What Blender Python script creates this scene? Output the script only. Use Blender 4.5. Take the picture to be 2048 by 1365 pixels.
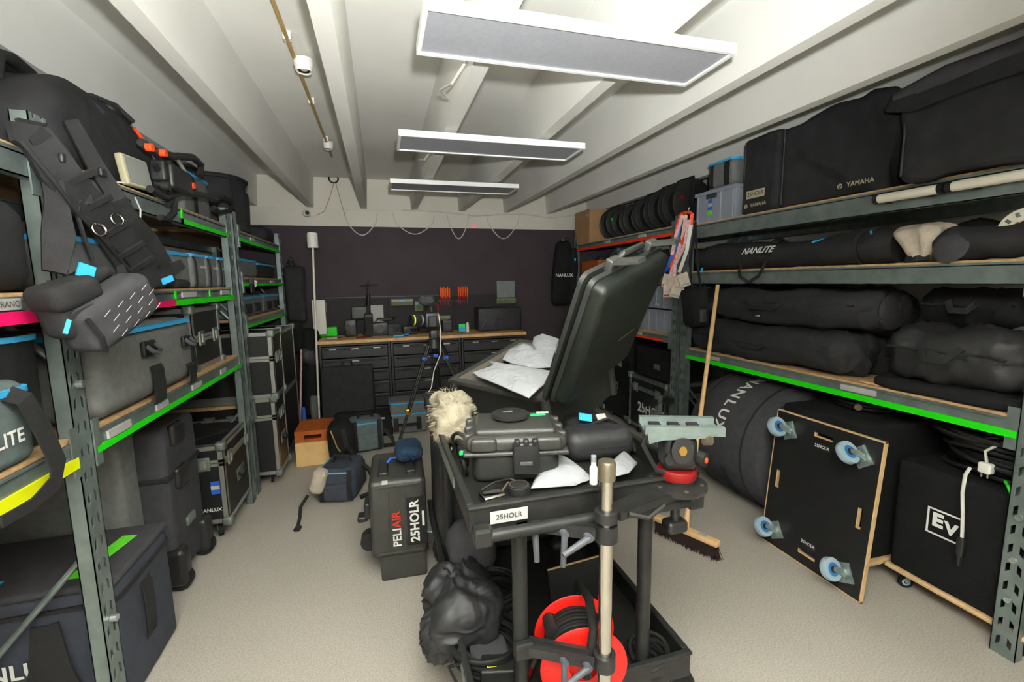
import bpy, math, random
from mathutils import Vector, Matrix, noise
random.seed(7)
for o in list(bpy.data.objects): bpy.data.objects.remove(o)
SC = bpy.context.scene
COL = SC.collection
PI = math.pi

# ---------------------------------------------------------------- camera
CAM_H = 1.55
FPX = 905.0
# camera axes in the room frame (x right wall, y depth, z up); the rows are re-orthonormalised below
_y = Vector((760-1024, 567-682.5, FPX)).normalized()
_x = Vector((4175-1024, 512-682.5, FPX)); _x = (_x - _y*_x.dot(_y)).normalized()
_z = _x.cross(_y)
if _z.y > 0: _z = -_z
RM = Matrix((_x, _y, _z))
cam_data = bpy.data.cameras.new('camera')
cam = bpy.data.objects.new('camera', cam_data); COL.objects.link(cam)
cam_data.sensor_width = 36.0
cam_data.lens = FPX/2048*36.0
cam_data.clip_start = 0.02
cam.matrix_world = Matrix.Translation((0, 0, CAM_H)) @ (RM @ Matrix(((1,0,0),(0,-1,0),(0,0,-1)))).to_4x4()
SC.camera = cam

# ---------------------------------------------------------------- world, lights, exposure
w = bpy.data.worlds.new('room_world'); SC.world = w
w.use_nodes = True
w.node_tree.nodes['Background'].inputs[0].default_value = (0.9, 0.95, 1.0, 1)
w.node_tree.nodes['Background'].inputs[1].default_value = 0.02

def spot(name, loc, target, power, size, blend, radius, color=(1, 0.97, 0.92)):
    l = bpy.data.lights.new(name, 'SPOT'); l.energy = power; l.spot_size = math.radians(size); l.spot_blend = blend
    l.shadow_soft_size = radius; l.color = color
    o = bpy.data.objects.new(name, l); COL.objects.link(o); o.location = loc
    o.rotation_euler = (Vector(target)-Vector(loc)).to_track_quat('-Z', 'Y').to_euler()
    return o
# the photographer's flash, just above the camera and turned up so that it bounces off the ceiling
spot('bounced_flash', (0.055, -0.08, 1.70), (0.055, -0.60, 2.73), 860, 132, 0.5, 0.04, (0.985, 1.0, 0.98))
# added second spot, standing for the flash's forward spill under the ceiling
spot('flash_spill', (0.055, -0.06, 1.70), (0.14, 0.76, 2.34), 200, 112, 0.7, 0.035, (0.985, 1.0, 0.98))

SC.view_settings.view_transform = 'Standard'
SC.view_settings.look = 'None'
SC.view_settings.gamma = 1.0
SC.view_settings.use_curve_mapping = False
SC.view_settings.exposure = 0.92

# ---------------------------------------------------------------- helpers
def ray(px, py): return (RM @ Vector((px-1024, py-682.5, FPX))).normalized()
def at_x(px, py, X): d = ray(px, py); return Vector((0,0,CAM_H)) + d*(X/d.x)
def at_y(px, py, Y): d = ray(px, py); return Vector((0,0,CAM_H)) + d*(Y/d.y)
def at_z(px, py, Z): d = ray(px, py); return Vector((0,0,CAM_H)) + d*((Z-CAM_H)/d.z)

def lin(c):
    c = c/255.0
    return c/12.92 if c <= 0.04045 else ((c+0.055)/1.055)**2.4
MATS = {}
def mat(name, rgb, rough=0.6, metal=0.0, var=0.10, scale=9.0, bump=0.0, bscale=90.0, spec=0.4, trans=0.0, emit=0.0, rgb2=None, wrinkle=0.0, wscale=13.0):
    m = bpy.data.materials.new(name); m.use_nodes = True
    nt = m.node_tree; b = nt.nodes['Principled BSDF']
    c = [lin(v) for v in rgb]
    c2 = [lin(v) for v in rgb2] if rgb2 else None
    tc = nt.nodes.new('ShaderNodeTexCoord')
    n = nt.nodes.new('ShaderNodeTexNoise'); n.inputs['Scale'].default_value = scale; n.inputs['Detail'].default_value = 5
    nt.links.new(tc.outputs['Object'], n.inputs['Vector'])
    r = nt.nodes.new('ShaderNodeValToRGB')
    r.color_ramp.elements[0].position = 0.32; r.color_ramp.elements[1].position = 0.68
    r.color_ramp.elements[0].color = [v*(1-var) for v in c]+[1] if not c2 else c2+[1]
    r.color_ramp.elements[1].color = [min(1, v*(1+var)) for v in c]+[1] if not c2 else c+[1]
    nt.links.new(n.outputs['Fac'], r.inputs['Fac'])
    nt.links.new(r.outputs['Color'], b.inputs['Base Color'])
    b.inputs['Roughness'].default_value = rough; b.inputs['Metallic'].default_value = metal
    b.inputs['Specular IOR Level'].default_value = spec
    if trans: b.inputs['Transmission Weight'].default_value = trans
    if emit:
        b.inputs['Emission Color'].default_value = c+[1]; b.inputs['Emission Strength'].default_value = emit
    if bump:
        n2 = nt.nodes.new('ShaderNodeTexNoise'); n2.inputs['Scale'].default_value = bscale; n2.inputs['Detail'].default_value = 4
        nt.links.new(tc.outputs['Object'], n2.inputs['Vector'])
        bp = nt.nodes.new('ShaderNodeBump'); bp.inputs['Strength'].default_value = bump; bp.inputs['Distance'].default_value = 0.01
        nt.links.new(n2.outputs['Fac'], bp.inputs['Height']); nt.links.new(bp.outputs['Normal'], b.inputs['Normal'])
        if wrinkle:   # fine creases of cloth and foil
            n3 = nt.nodes.new('ShaderNodeTexNoise'); n3.inputs['Scale'].default_value = wscale; n3.inputs['Detail'].default_value = 3; n3.inputs['Distortion'].default_value = 1.6
            n3.noise_type = 'RIDGED_MULTIFRACTAL'
            nt.links.new(tc.outputs['Object'], n3.inputs['Vector'])
            b3 = nt.nodes.new('ShaderNodeBump'); b3.inputs['Strength'].default_value = wrinkle; b3.inputs['Distance'].default_value = 0.012
            nt.links.new(n3.outputs['Fac'], b3.inputs['Height']); nt.links.new(bp.outputs['Normal'], b3.inputs['Normal']); nt.links.new(b3.outputs['Normal'], b.inputs['Normal'])
    MATS[name] = m
    return m

class MB:
    """collects shapes; build() links them as one mesh object"""
    def __init__(s): s.v = []; s.f = []
    def add(s, vs, fs, mtx=None):
        k = len(s.v)
        s.v += [tuple(mtx @ Vector(p)) for p in vs] if mtx else [tuple(p) for p in vs]
        s.f += [tuple(i+k for i in f) for f in fs]
        return s
    def bx(s, x0, x1, y0, y1, z0, z1, mtx=None):
        return s.add([(x0,y0,z0),(x1,y0,z0),(x1,y1,z0),(x0,y1,z0),(x0,y0,z1),(x1,y0,z1),(x1,y1,z1),(x0,y1,z1)],
                     [(0,3,2,1),(4,5,6,7),(0,1,5,4),(1,2,6,5),(2,3,7,6),(3,0,4,7)], mtx)
    def box(s, c, d, mtx=None):
        return s.bx(c[0]-d[0]/2, c[0]+d[0]/2, c[1]-d[1]/2, c[1]+d[1]/2, c[2]-d[2]/2, c[2]+d[2]/2, mtx)
    def rb(s, c, d, r, seg=2, div=1, fn=None, mtx=None):
        """rounded box; div adds grid lines, fn moves points (a soft bag)"""
        h = [d[0]/2, d[1]/2, d[2]/2]; r = min(r, min(h)*0.98)
        dv = div if isinstance(div, (tuple, list)) else (div,)*3
        axes = []
        for a in range(3):
            L = []
            for i in range(seg): L.append(-h[a] + r*i/seg)
            for i in range(dv[a]+1): L.append(-(h[a]-r) + 2*(h[a]-r)*i/dv[a])
            for i in range(1, seg+1): L.append(h[a]-r + r*i/seg)
            axes.append(L)
        idx = {}; vs = []; fs = []
        def vert(p):
            q = []
            for a in range(3):
                lim = h[a]-r
                q.append(max(-lim, min(lim, p[a])))
            dd = Vector(p)-Vector(q)
            if dd.length > 1e-9:
                # spread the box angle evenly
                e = Vector([math.tan(max(-1,min(1,x/r))*PI/4) for x in dd]) if r > 0 else dd
                pt = Vector(q)+e.normalized()*r
                nrm = e.normalized()
            else: pt = Vector(q); nrm = Vector((0,0,0))
            k = tuple(round(x, 5) for x in p)
            if k not in idx:
                if fn: pt = Vector(fn(pt, nrm))
                idx[k] = len(vs); vs.append((pt[0]+c[0], pt[1]+c[1], pt[2]+c[2]))
            return idx[k]
        for a in range(3):
            b, e = (a+1) % 3, (a+2) % 3
            for sg in (-1, 1):
                for i in range(len(axes[b])-1):
                    for j in range(len(axes[e])-1):
                        q = []
                        for (ii, jj) in ((i,j),(i+1,j),(i+1,j+1),(i,j+1)):
                            p = [0,0,0]; p[a] = sg*h[a]; p[b] = axes[b][ii]; p[e] = axes[e][jj]
                            q.append(vert(p))
                        if sg < 0: q.reverse()
                        fs.append(tuple(q))
        return s.add(vs, fs, mtx)
    def cyl(s, p0, p1, r0, r1=None, n=12, caps=True):
        r1 = r0 if r1 is None else r1
        p0 = Vector(p0); p1 = Vector(p1); ax = (p1-p0).normalized()
        u = ax.orthogonal().normalized(); v = ax.cross(u)
        vs = []
        for p, r in ((p0, r0), (p1, r1)):
            for i in range(n):
                t = 2*PI*i/n; vs.append(p+(u*math.cos(t)+v*math.sin(t))*r)
        fs = [(i, (i+1) % n, n+(i+1) % n, n+i) for i in range(n)]
        if caps: fs += [tuple(range(n-1, -1, -1)), tuple(range(n, 2*n))]
        return s.add(vs, fs)
    def tube(s, pts, r, n=6, closed=False):
        P = [Vector(p) for p in pts]; m = len(P); vs = []; fs = []
        up = None
        for i in range(m):
            a = P[(i-1) % m] if (closed or i > 0) else P[i]; b = P[(i+1) % m] if (closed or i < m-1) else P[i]
            t = (b-a).normalized()
            if up is None: up = t.orthogonal().normalized()
            up = (up - t*up.dot(t))
            up = up.normalized() if up.length > 1e-6 else t.orthogonal().normalized()
            sd = t.cross(up)
            rr = r[i] if isinstance(r, (list, tuple)) else r
            for k in range(n):
                g = 2*PI*k/n; vs.append(P[i]+(up*math.cos(g)+sd*math.sin(g))*rr)
        for i in range(m if closed else m-1):
            j = (i+1) % m
            for k in range(n):
                fs.append((i*n+k, i*n+(k+1) % n, j*n+(k+1) % n, j*n+k))
        if not closed: fs += [tuple(range(n-1,-1,-1)), tuple(range((m-1)*n, m*n))]
        return s.add(vs, fs)
    def strap(s, pts, w, t, nrm):
        """flat webbing along pts; nrm = the direction its face looks"""
        P = [Vector(p) for p in pts]; m = len(P); vs = []; fs = []
        N = [Vector(q).normalized() for q in nrm] if isinstance(nrm[0], (tuple, list, Vector)) else [Vector(nrm).normalized()]*m
        for i in range(m):
            d = (P[min(i+1,m-1)]-P[max(i-1,0)]).normalized()
            nn = (N[i]-d*N[i].dot(d)).normalized(); sd = d.cross(nn)
            ww = w[i] if isinstance(w, (list, tuple)) else w
            for a, b in ((-1,-1),(1,-1),(1,1),(-1,1)):
                vs.append(P[i]+sd*(a*ww/2)+nn*(b*t/2))
        for i in range(m-1):
            for k in range(4):
                fs.append((i*4+k, i*4+(k+1) % 4, i*4+4+(k+1) % 4, i*4+4+k))
        fs += [(3,2,1,0), tuple(range((m-1)*4, m*4))]
        return s.add(vs, fs)
    def lathe(s, prof, mtx=None, n=24, arc=None):
        """prof: (radius, height) pairs about local z"""
        vs = []; fs = []; m = len(prof)
        for i in range(n):
            t = 2*PI*i/n
            for r, h in prof: vs.append((r*math.cos(t), r*math.sin(t), h))
        for i in range(n):
            j = (i+1) % n
            for k in range(m-1):
                fs.append((i*m+k, j*m+k, j*m+k+1, i*m+k+1))
        return s.add(vs, fs, mtx)
    def torus(s, c, axis, R, r, n=24, m=8):
        mt = Matrix.Translation(c) @ Vector(axis).to_track_quat('Z','Y').to_matrix().to_4x4()
        pts = [mt @ Vector((R*math.cos(2*PI*i/n), R*math.sin(2*PI*i/n), 0)) for i in range(n)]
        return s.tube(pts, r, m, closed=True)
    def prism(s, outline, depth, mtx=None):
        """outline in local xy, extruded over 0..depth in local z"""
        n = len(outline)
        vs = [(x,y,0) for x,y in outline]+[(x,y,depth) for x,y in outline]
        fs = [tuple(range(n-1,-1,-1)), tuple(range(n,2*n))]+[(i,(i+1)%n,n+(i+1)%n,n+i) for i in range(n)]
        return s.add(vs, fs, mtx)
    def build(s, name, m, parent=None, smooth=None, world=False, label=None):
        me = bpy.data.meshes.new(name)
        V = s.v
        if world and parent is not None:
            bb = BASE[parent]
            V = [(p[0]-bb[0], p[1]-bb[1], p[2]-bb[2]) for p in V]
        me.from_pydata(V, [], s.f); me.update()
        me.materials.append(MATS[m] if isinstance(m, str) else m)
        if smooth is not None:
            me.shade_smooth(); me.set_sharp_from_angle(angle=math.radians(smooth))
        o = bpy.data.objects.new(name, me); COL.objects.link(o)
        if parent is not None:
            o.parent = parent; BASE[o] = BASE.get(parent, Vector((0,0,0)))
        else: BASE[o] = Vector((0,0,0))
        if label: o['label'] = label
        return o
BASE = {}
def thing(name, label, cat, loc=(0,0,0), rz=0.0, group=None):
    o = bpy.data.objects.new(name, None); COL.objects.link(o)
    o.empty_display_size = 0.1
    o.location = loc; o.rotation_euler = (0,0,rz)
    o['label'] = label; o['category'] = cat
    if group: o['group'] = group
    BASE[o] = Vector(loc)
    return o
def tag(o, label, cat, group=None):
    o['label'] = label; o['category'] = cat
    if group: o['group'] = group
    return o
def struct(name, mb, m, parent=None, smooth=None):
    o = mb.build(name, m, parent, smooth)
    if parent is None: o['kind'] = 'structure'
    return o
def inst(src, parent, mtx):
    """another part sharing the mesh of src"""
    o = src.copy(); COL.objects.link(o); o.parent = parent; o.matrix_local = mtx
    BASE[o] = BASE.get(parent, Vector((0,0,0)))
    return o
def dup(root, loc=None, rz=None, label=None, group=None):
    r = root.copy(); COL.objects.link(r); BASE[r] = BASE[root]
    if loc is not None: r.location = loc
    if rz is not None: r.rotation_euler = (0,0,rz)
    if label: r['label'] = label
    if group: r['group'] = group
    def rec(a, b):
        for ch in [c for c in a.children]:
            c = ch.copy(); COL.objects.link(c); c.parent = b; rec(ch, c)
    rec(root, r)
    return r
def fm(side, sx, sy, out=0.0):
    """frame on a box face: local (u right, z up as y, outward as z); box base centre at the origin"""
    T = {'-y': ((1,0,0),(0,0,1),(0,-1,0),(0,-sy/2-out,0)), '+y': ((-1,0,0),(0,0,1),(0,1,0),(0,sy/2+out,0)),
         '+x': ((0,1,0),(0,0,1),(1,0,0),(sx/2+out,0,0)), '-x': ((0,-1,0),(0,0,1),(-1,0,0),(-sx/2-out,0,0))}[side]
    u, v, n, t = T
    return Matrix(((u[0],v[0],n[0],t[0]),(u[1],v[1],n[1],t[1]),(u[2],v[2],n[2],t[2]),(0,0,0,1)))
def frame(o, u, v):
    """4x4 with local x along u, y along v, z = u x v, origin o"""
    u = Vector(u).normalized(); v = Vector(v); v = (v-u*v.dot(u)).normalized(); n = u.cross(v)
    return Matrix(((u[0],v[0],n[0],o[0]),(u[1],v[1],n[1],o[1]),(u[2],v[2],n[2],o[2]),(0,0,0,1)))
_TX = {}
def text(parent, body, size, mtx, m='ink_white', bold=0.0, name='lettering', extrude=0.0008, shear=0.0, sx=1.0):
    """flat lettering; mtx maps text plane (x right, y up, z out) to the parent's frame; centred"""
    key = (body, bold, shear)
    if key not in _TX:
        cu = bpy.data.curves.new('txt', 'FONT'); cu.body = body; cu.size = 1.0; cu.extrude = 0.0; cu.offset = bold; cu.shear = shear
        cu.align_x = 'CENTER'; cu.align_y = 'CENTER'; cu.resolution_u = 3
        ob = bpy.data.objects.new('txt', cu); COL.objects.link(ob)
        dg = bpy.context.evaluated_depsgraph_get()
        me = bpy.data.meshes.new_from_object(ob.evaluated_get(dg))
        _TX[key] = ([tuple(v.co) for v in me.vertices], [tuple(p.vertices) for p in me.polygons])
        bpy.data.objects.remove(ob); bpy.data.curves.remove(cu); bpy.data.meshes.remove(me)
    vs, fs = _TX[key]
    b = MB(); b.add([(x*size*sx, y*size, extrude) for x, y, z in vs], fs, mtx)
    return b.build(name, m, parent)
def wob(amp, sc, seed=0.0, pillow=0.0, d=None):
    """displacement for soft goods"""
    def f(p, n):
        q = Vector((p[0]*sc+seed, p[1]*sc-seed, p[2]*sc+seed*0.37))
        k = noise.noise(q)*0.65+noise.noise(q*2.3)*0.35
        if n.length < 1e-6 and d is not None:
            a = max(range(3), key=lambda i: abs(p[i])/d[i]); n = Vector((0,0,0)); n[a] = 1 if p[a] > 0 else -1
            if pillow:
                s_ = 1
                for i in range(3):
                    if i != a: s_ *= max(0, 1-(2*p[i]/d[i])**2)
                return p+n*(k*amp+pillow*s_)
        return p+n*k*amp
    return f
def crease(amp, sc, dirv, seed=0.0, d=None, pillow=0.0):
    """long diagonal folds, ridged"""
    dv = Vector(dirv).normalized()
    def f(p, n):
        q = Vector(p)-dv*(Vector(p).dot(dv))*0.75
        q = q*sc+Vector((seed, -seed, seed*0.5))
        k = (0.75-2.6*abs(noise.noise(q)))*0.75+noise.noise(q*2.7)*0.25
        m = Vector(n)
        if m.length < 1e-6 and d is not None:
            a = max(range(3), key=lambda i: abs(p[i])/d[i]); m[a] = 1 if p[a] > 0 else -1
            if pillow:
                s_ = 1
                for i in range(3):
                    if i != a: s_ *= max(0, 1-(2*p[i]/d[i])**2)
                return Vector(p)+m*(k*amp+pillow*s_)
        return Vector(p)+m*k*amp
    return f

def crinkle(amp, sc, seed=0.0, d=None):
    """sharp multi-scale folds of foil or thin cloth"""
    def f(p, n):
        q = Vector(p)*sc+Vector((seed, seed*.7, -seed)); m = Vector(n)
        w_ = Vector((noise.noise(q*.7), noise.noise(q*.7+Vector((5,1,2))), noise.noise(q*.7+Vector((1,7,3)))))
        q = q+w_*1.2
        k = (1-2.4*abs(noise.noise(q)))+.55*(1-2.4*abs(noise.noise(q*2.1)))+.3*(1-2.4*abs(noise.noise(q*4.3)))
        if m.length < 1e-6:
            m = Vector(p).normalized()
        return Vector(p)+m*k*amp
    return f

# ---------------------------------------------------------------- materials
mat('ceiling_paint', (224,223,217), 0.85, var=0.05, scale=1.6, bump=0.06, bscale=30)
mat('wall_paint', (216,212,200), 0.85, var=0.05, scale=2)
mat('purple_paint', (68,58,63), 0.8, var=0.10, scale=3, bump=0.05, bscale=40)
mat('side_paint', (190,188,182), 0.85, var=0.05, scale=2)
mat('galvanised', (128,140,138), 0.42, 0.55, var=0.16, scale=14, bump=0.03, bscale=50)
mat('galvanised_bolt', (190,196,195), 0.3, 0.8, var=0.05)
mat('chipboard', (196,160,116), 0.75, var=0.16, scale=40, bump=0.05)
mat('plywood', (205,172,126), 0.7, var=0.12, scale=30)
mat('tape_green', (30,214,10), 0.5, var=0.04)
mat('tape_pink', (240,20,105), 0.5, var=0.04)
mat('tape_yellow', (226,232,8), 0.5, var=0.04)
mat('tape_red', (240,62,18), 0.5, var=0.05)
mat('tape_lime', (105,232,52), 0.5, var=0.12, scale=60)
mat('label_paper', (172,172,170), 0.6, var=0.06, scale=50)
mat('ink_dark', (60,60,62), 0.6, var=0.02)
mat('ink_white', (225,225,222), 0.55, var=0.03)
mat('ink_red', (205,48,30), 0.5, var=0.03)
mat('ink_cream', (178,172,140), 0.6, var=0.03)
mat('grey_fabric', (112,114,112), 0.9, var=0.12, scale=30, bump=0.12, bscale=350, spec=0.2)
mat('teal_fabric', (96,108,108), 0.9, var=0.12, scale=30, bump=0.12, bscale=350, spec=0.2)
mat('charcoal_fabric', (66,66,70), 0.85, var=0.12, scale=20, bump=0.12, bscale=300, spec=0.25,wrinkle=0.12,wscale=8)
mat('navy_fabric', (62,66,76), 0.8, var=0.12, scale=20, bump=0.1, bscale=300, spec=0.3,wrinkle=0.12,wscale=8)
mat('black_fabric', (44,44,46), 0.8, var=0.2, scale=12, bump=0.15, bscale=200, spec=0.3,wrinkle=0.35,wscale=7)
mat('deep_black_fabric', (28,28,29), 0.85, var=0.2, scale=10, bump=0.12, bscale=200, spec=0.25,wrinkle=0.3,wscale=7)
mat('black_nylon', (40,40,42), 0.55, var=0.2, scale=8, bump=0.1, bscale=120, spec=0.5,wrinkle=0.4,wscale=9)
mat('webbing', (34,34,35), 0.8, var=0.15, scale=60, bump=0.1, bscale=400)
mat('zip_blue', (62,168,222), 0.55, var=0.06, scale=40)
mat('tag_blue', (60,180,235), 0.5, var=0.05)
mat('black_plastic', (36,36,36), 0.42, var=0.15, scale=20, bump=0.08, bscale=260, spec=0.5)
mat('case_plastic', (56,56,53), 0.40, var=0.14, scale=25, bump=0.16, bscale=330, spec=0.55)
mat('case_shell', (40,42,39), 0.45, var=0.14, scale=25, bump=0.16, bscale=330, spec=0.5)
mat('lid_shell_shaded', (24,28,24), 0.45, var=0.14, scale=25, bump=0.16, bscale=330, spec=0.45)  # case shell darkened for the open lid, its shade put into the colour
mat('grey_handle', (76,78,84), 0.5, var=0.08)
mat('case_laminate', (24,24,25), 0.5, var=0.2, scale=18, bump=0.08, bscale=240, spec=0.45)
mat('aluminium', (176,176,170), 0.38, 0.75, var=0.08, scale=12)
mat('worn_aluminium', (130,140,134), 0.5, 0.6, var=0.3, scale=25)
mat('chrome', (205,200,190), 0.14, 1.0, var=0.04)
mat('dark_steel', (42,43,42), 0.45, 0.3, var=0.25, scale=18, bump=0.06)
mat('cart_paint', (34,34,33), 0.42, 0.1, var=0.35, scale=22, spec=0.5)
mat('rubber', (26,26,26), 0.8, var=0.15)
mat('wheel_grey', (150,172,184), 0.55, var=0.06)
mat('wheel_blue', (52,112,176), 0.5, var=0.06)
mat('zinc', (160,176,172), 0.35, 0.7, var=0.25, scale=30)
mat('reel_red', (222,26,18), 0.4, var=0.08, scale=10, spec=0.5)
mat('cable_black', (24,24,23), 0.6, var=0.2, scale=30)
mat('cable_white', (206,204,196), 0.55, var=0.05)
mat('crate_grey', (140,146,156), 0.55, var=0.06)
mat('cardboard', (176,138,96), 0.8, var=0.07, scale=12)
mat('carton_light', (226,186,126), 0.8, var=0.06, scale=14)
mat('wood_orange', (178,92,34), 0.55, var=0.18, scale=12)
mat('broom_wood', (218,178,128), 0.6, var=0.1, scale=20)
mat('bristle', (52,36,32), 0.9, var=0.3, scale=90, bump=0.4, bscale=200)
mat('paper_white', (150,153,156), 0.75, var=0.05, scale=20, bump=0.15, bscale=60,wrinkle=0.5,wscale=14)
mat('fur', (158,150,130), 0.95, var=0.22, scale=26, bump=0.5, bscale=90)
mat('rag', (184,172,156), 0.95, var=0.12, scale=22, bump=0.3, bscale=60,wrinkle=0.5,wscale=16)
mat('lamp_frame', (236,236,234), 0.5, var=0.03)
mat('lamp_diffuser', (158,160,166), 0.6, var=0.05, scale=60, bump=0.04, bscale=300)
mat('pipe_ochre', (172,142,84), 0.6, var=0.12)
mat('white_plastic', (222,220,212), 0.5, var=0.04)
mat('bench_black', (40,40,42), 0.45, var=0.12, scale=12, spec=0.5)
mat('bench_wood', (214,170,118), 0.55, var=0.15, scale=20)
mat('peg_black', (42,39,41), 0.7, var=0.15)
mat('bin_olive', (112,120,92), 0.4, var=0.08)
mat('screw_orange', (236,92,20), 0.45, var=0.08)
mat('screw_red', (150,26,22), 0.45, var=0.08)
mat('knob_orange', (235,78,34), 0.45, var=0.05)
mat('strap_orange', (240,72,26), 0.6, var=0.06)
mat('strap_pink', (206,168,164), 0.7, var=0.3, scale=60)
mat('strap_blue', (44,96,196), 0.6, var=0.08)
mat('ring_red', (122,14,13), 0.45, var=0.1)
mat('plate_grey', (120,128,126), 0.45, 0.4, var=0.12)
mat('blue_net', (26,50,74), 0.85, var=0.25, scale=50, bump=0.3)
mat('tube_white', (226,220,204), 0.5, var=0.04)
mat('steel_tube', (150,140,120), 0.3, 0.8, var=0.2)
mat('led_red', (230,20,40), 0.4, var=0.0, emit=2.0)
mat('led_green', (40,220,110), 0.4, var=0.0)
mat('lens_glass', (40,44,52), 0.1, var=0.1, spec=0.8)
mat('frost', (138,142,136), 0.35, var=0.06)
mat('brass', (170,130,60), 0.35, 0.7, var=0.1)
mat('sub_carpet', (24,24,25), 0.9, var=0.2, scale=60, bump=0.15, bscale=250, spec=0.2)
# ================================================================ the room
X0, X1, Y0, Y1, ZS, ZB = -1.66, 3.06, -2.0, 5.6, 2.73, 2.40
fl = mat('floor_vinyl', (172,166,156), 0.75, var=0.05, scale=1.3, bump=0.02, bscale=300, spec=0.3)
nt = fl.node_tree   # fine speckle of the floor covering
_b = nt.nodes['Principled BSDF']; _src = _b.inputs['Base Color'].links[0].from_socket
_tc = [n for n in nt.nodes if n.type == 'TEX_COORD'][0]
_n = nt.nodes.new('ShaderNodeTexNoise'); _n.inputs['Scale'].default_value = 160; _n.inputs['Detail'].default_value = 3
nt.links.new(_tc.outputs['Object'], _n.inputs['Vector'])
_r = nt.nodes.new('ShaderNodeValToRGB'); _r.color_ramp.elements[0].position = 0.36; _r.color_ramp.elements[1].position = 0.62
_r.color_ramp.elements[0].color = (0.80,0.80,0.80,1); _r.color_ramp.elements[1].color = (1.07,1.07,1.07,1)
nt.links.new(_n.outputs['Fac'], _r.inputs['Fac'])
_m = nt.nodes.new('ShaderNodeMix'); _m.data_type = 'RGBA'; _m.blend_type = 'MULTIPLY'; _m.inputs['Factor'].default_value = 1.0
nt.links.new(_src, _m.inputs['A']); nt.links.new(_r.outputs['Color'], _m.inputs['B']); nt.links.new(_m.outputs['Result'], _b.inputs['Base Color'])

struct('floor', MB().bx(X0-.2,X1+.2,Y0-.2,Y1+.2,-0.12,0), 'floor_vinyl')
ceil = struct('ceiling', MB().bx(X0-.2,X1+.2,Y0-.2,Y1+.2,ZS,ZS+.15), 'ceiling_paint')
BEAMS = [-1.83+0.565*i for i in range(9)]
for bxx in BEAMS:
    if bxx < X0+.05 or bxx > X1-.08: continue
    m_ = MB().prism([(-.034,0),(.034,0),(.055,ZS-ZB),(-.055,ZS-ZB)], Y1-Y0, Matrix(((1,0,0,bxx),(0,0,1,Y0),(0,1,0,ZB),(0,0,0,1))))
    struct('ceiling_beam', m_, 'ceiling_paint', ceil)
struct('wall_left', MB().bx(X0-.2,X0,Y0-.2,Y1+.2,0,ZS), 'side_paint')
struct('wall_right', MB().bx(X1,X1+.2,Y0-.2,Y1+.2,0,ZS), 'side_paint')
struct('wall_front', MB().bx(X0,X1,Y0-.2,Y0,0,ZS), 'side_paint')
struct('wall_back', MB().bx(X0,X1,Y1,Y1+.2,0,2.2), 'purple_paint')
struct('wall_back_upper', MB().bx(X0,X1,Y1-.004,Y1+.2,2.2,2.4).bx(X0,X1,Y1+.004,Y1+.2,2.4,ZS), 'wall_paint')
struct('trim_1', MB().bx(X0,X1,Y1-.016,Y1+.0,2.385,2.397), 'wall_paint')

# ---- suspended lamps
PANELS = [(0.165,1.275,1.45,1.74,'large pale ceiling panel lamp nearest the camera, hung under the beams'),
          (0.14,1.25,2.66,2.96,'pale ceiling panel lamp in the middle of the three'),
          (0.12,1.20,3.88,4.19,'smallest-looking pale ceiling panel lamp nearest the purple wall')]
for i,(a,b,c,d,lab) in enumerate(PANELS):
    cx, cy = (a+b)/2, (c+d)/2
    t = thing('ceiling_lamp', lab, 'lamp', (cx,cy,2.348), group='panel lamps under the ceiling')
    L, W = b-a, d-c
    fr = MB()
    fr.bx(-L/2,L/2,-W/2,-W/2+.014,0,.034).bx(-L/2,L/2,W/2-.014,W/2,0,.034).bx(-L/2,-L/2+.014,-W/2+.014,W/2-.014,0,.034).bx(L/2-.014,L/2,-W/2+.014,W/2-.014,0,.034)
    fr.build('frame','lamp_frame',t)
    MB().bx(-L/2+.014,L/2-.014,-W/2+.014,W/2-.014,.007,.012).build('diffuser','lamp_diffuser',t)
    MB().bx(-L/2+.014,L/2-.014,-W/2+.014,W/2-.014,.022,.034).build('back_plate','lamp_frame',t)
    for k in (.43-cx,.995-cx):
        MB().bx(k-.11,k+.11,-.045,.045,.034,.052).build('mounting_rail','lamp_frame',t)
    y_ = -W/2+.02
    MB().tube([(.43-cx-.02,W/2-.05,.05),(.43-cx-.05,W/2+.05,.06),(.43-cx-.10,W/2+.25,.02),(.43-cx-.12,W/2+.45,.07),(.43-cx-.06,W/2+.62,.10)],.006,6).build('supply_cable','cable_white',t)
cable_runs = [((.47,1.3,2.405),(.55,1.15,2.40),(.75,.95,2.42)),]
# ---- ochre conduit with detectors between the beams
t = thing('conduit', 'thin ochre pipe running along the ceiling between two beams', 'pipe', (-.36,1.5,2.70))
MB().cyl((0,-3.4,0),(0,3.05,0),.009,n=8).build('pipe','pipe_ochre',t,smooth=40)
for k in range(7):
    MB().box((0,-2.2+k*.8,.012),(.035,.03,.036)).build('bracket','white_plastic',t)
def detector(x,y,z,r,h,lab,nm='smoke_detector'):
    t = thing(nm, lab, 'detector', (x,y,z))
    MB().lathe([(0,0),(r*.62,0),(r*.8,-.2*h),(r,h*.45),(r,h),(0,h)],n=24).build('housing','white_plastic',t,smooth=40)
    MB().lathe([(r*.35,-.001),(r*.6,-.006),(r*.62,.002),(r*.35,.003)],n=24).build('grille','dark_steel',t,smooth=40)
p = at_z(608,142,2.65); detector(p.x-.0,p.y,2.655,.048,.05,'round white smoke detector under the ochre ceiling pipe')
p = at_z(657,299,2.65); detector(p.x,p.y,2.66,.04,.045,'small white ceiling sensor at the far end of the ochre pipe','ceiling_sensor')
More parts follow.
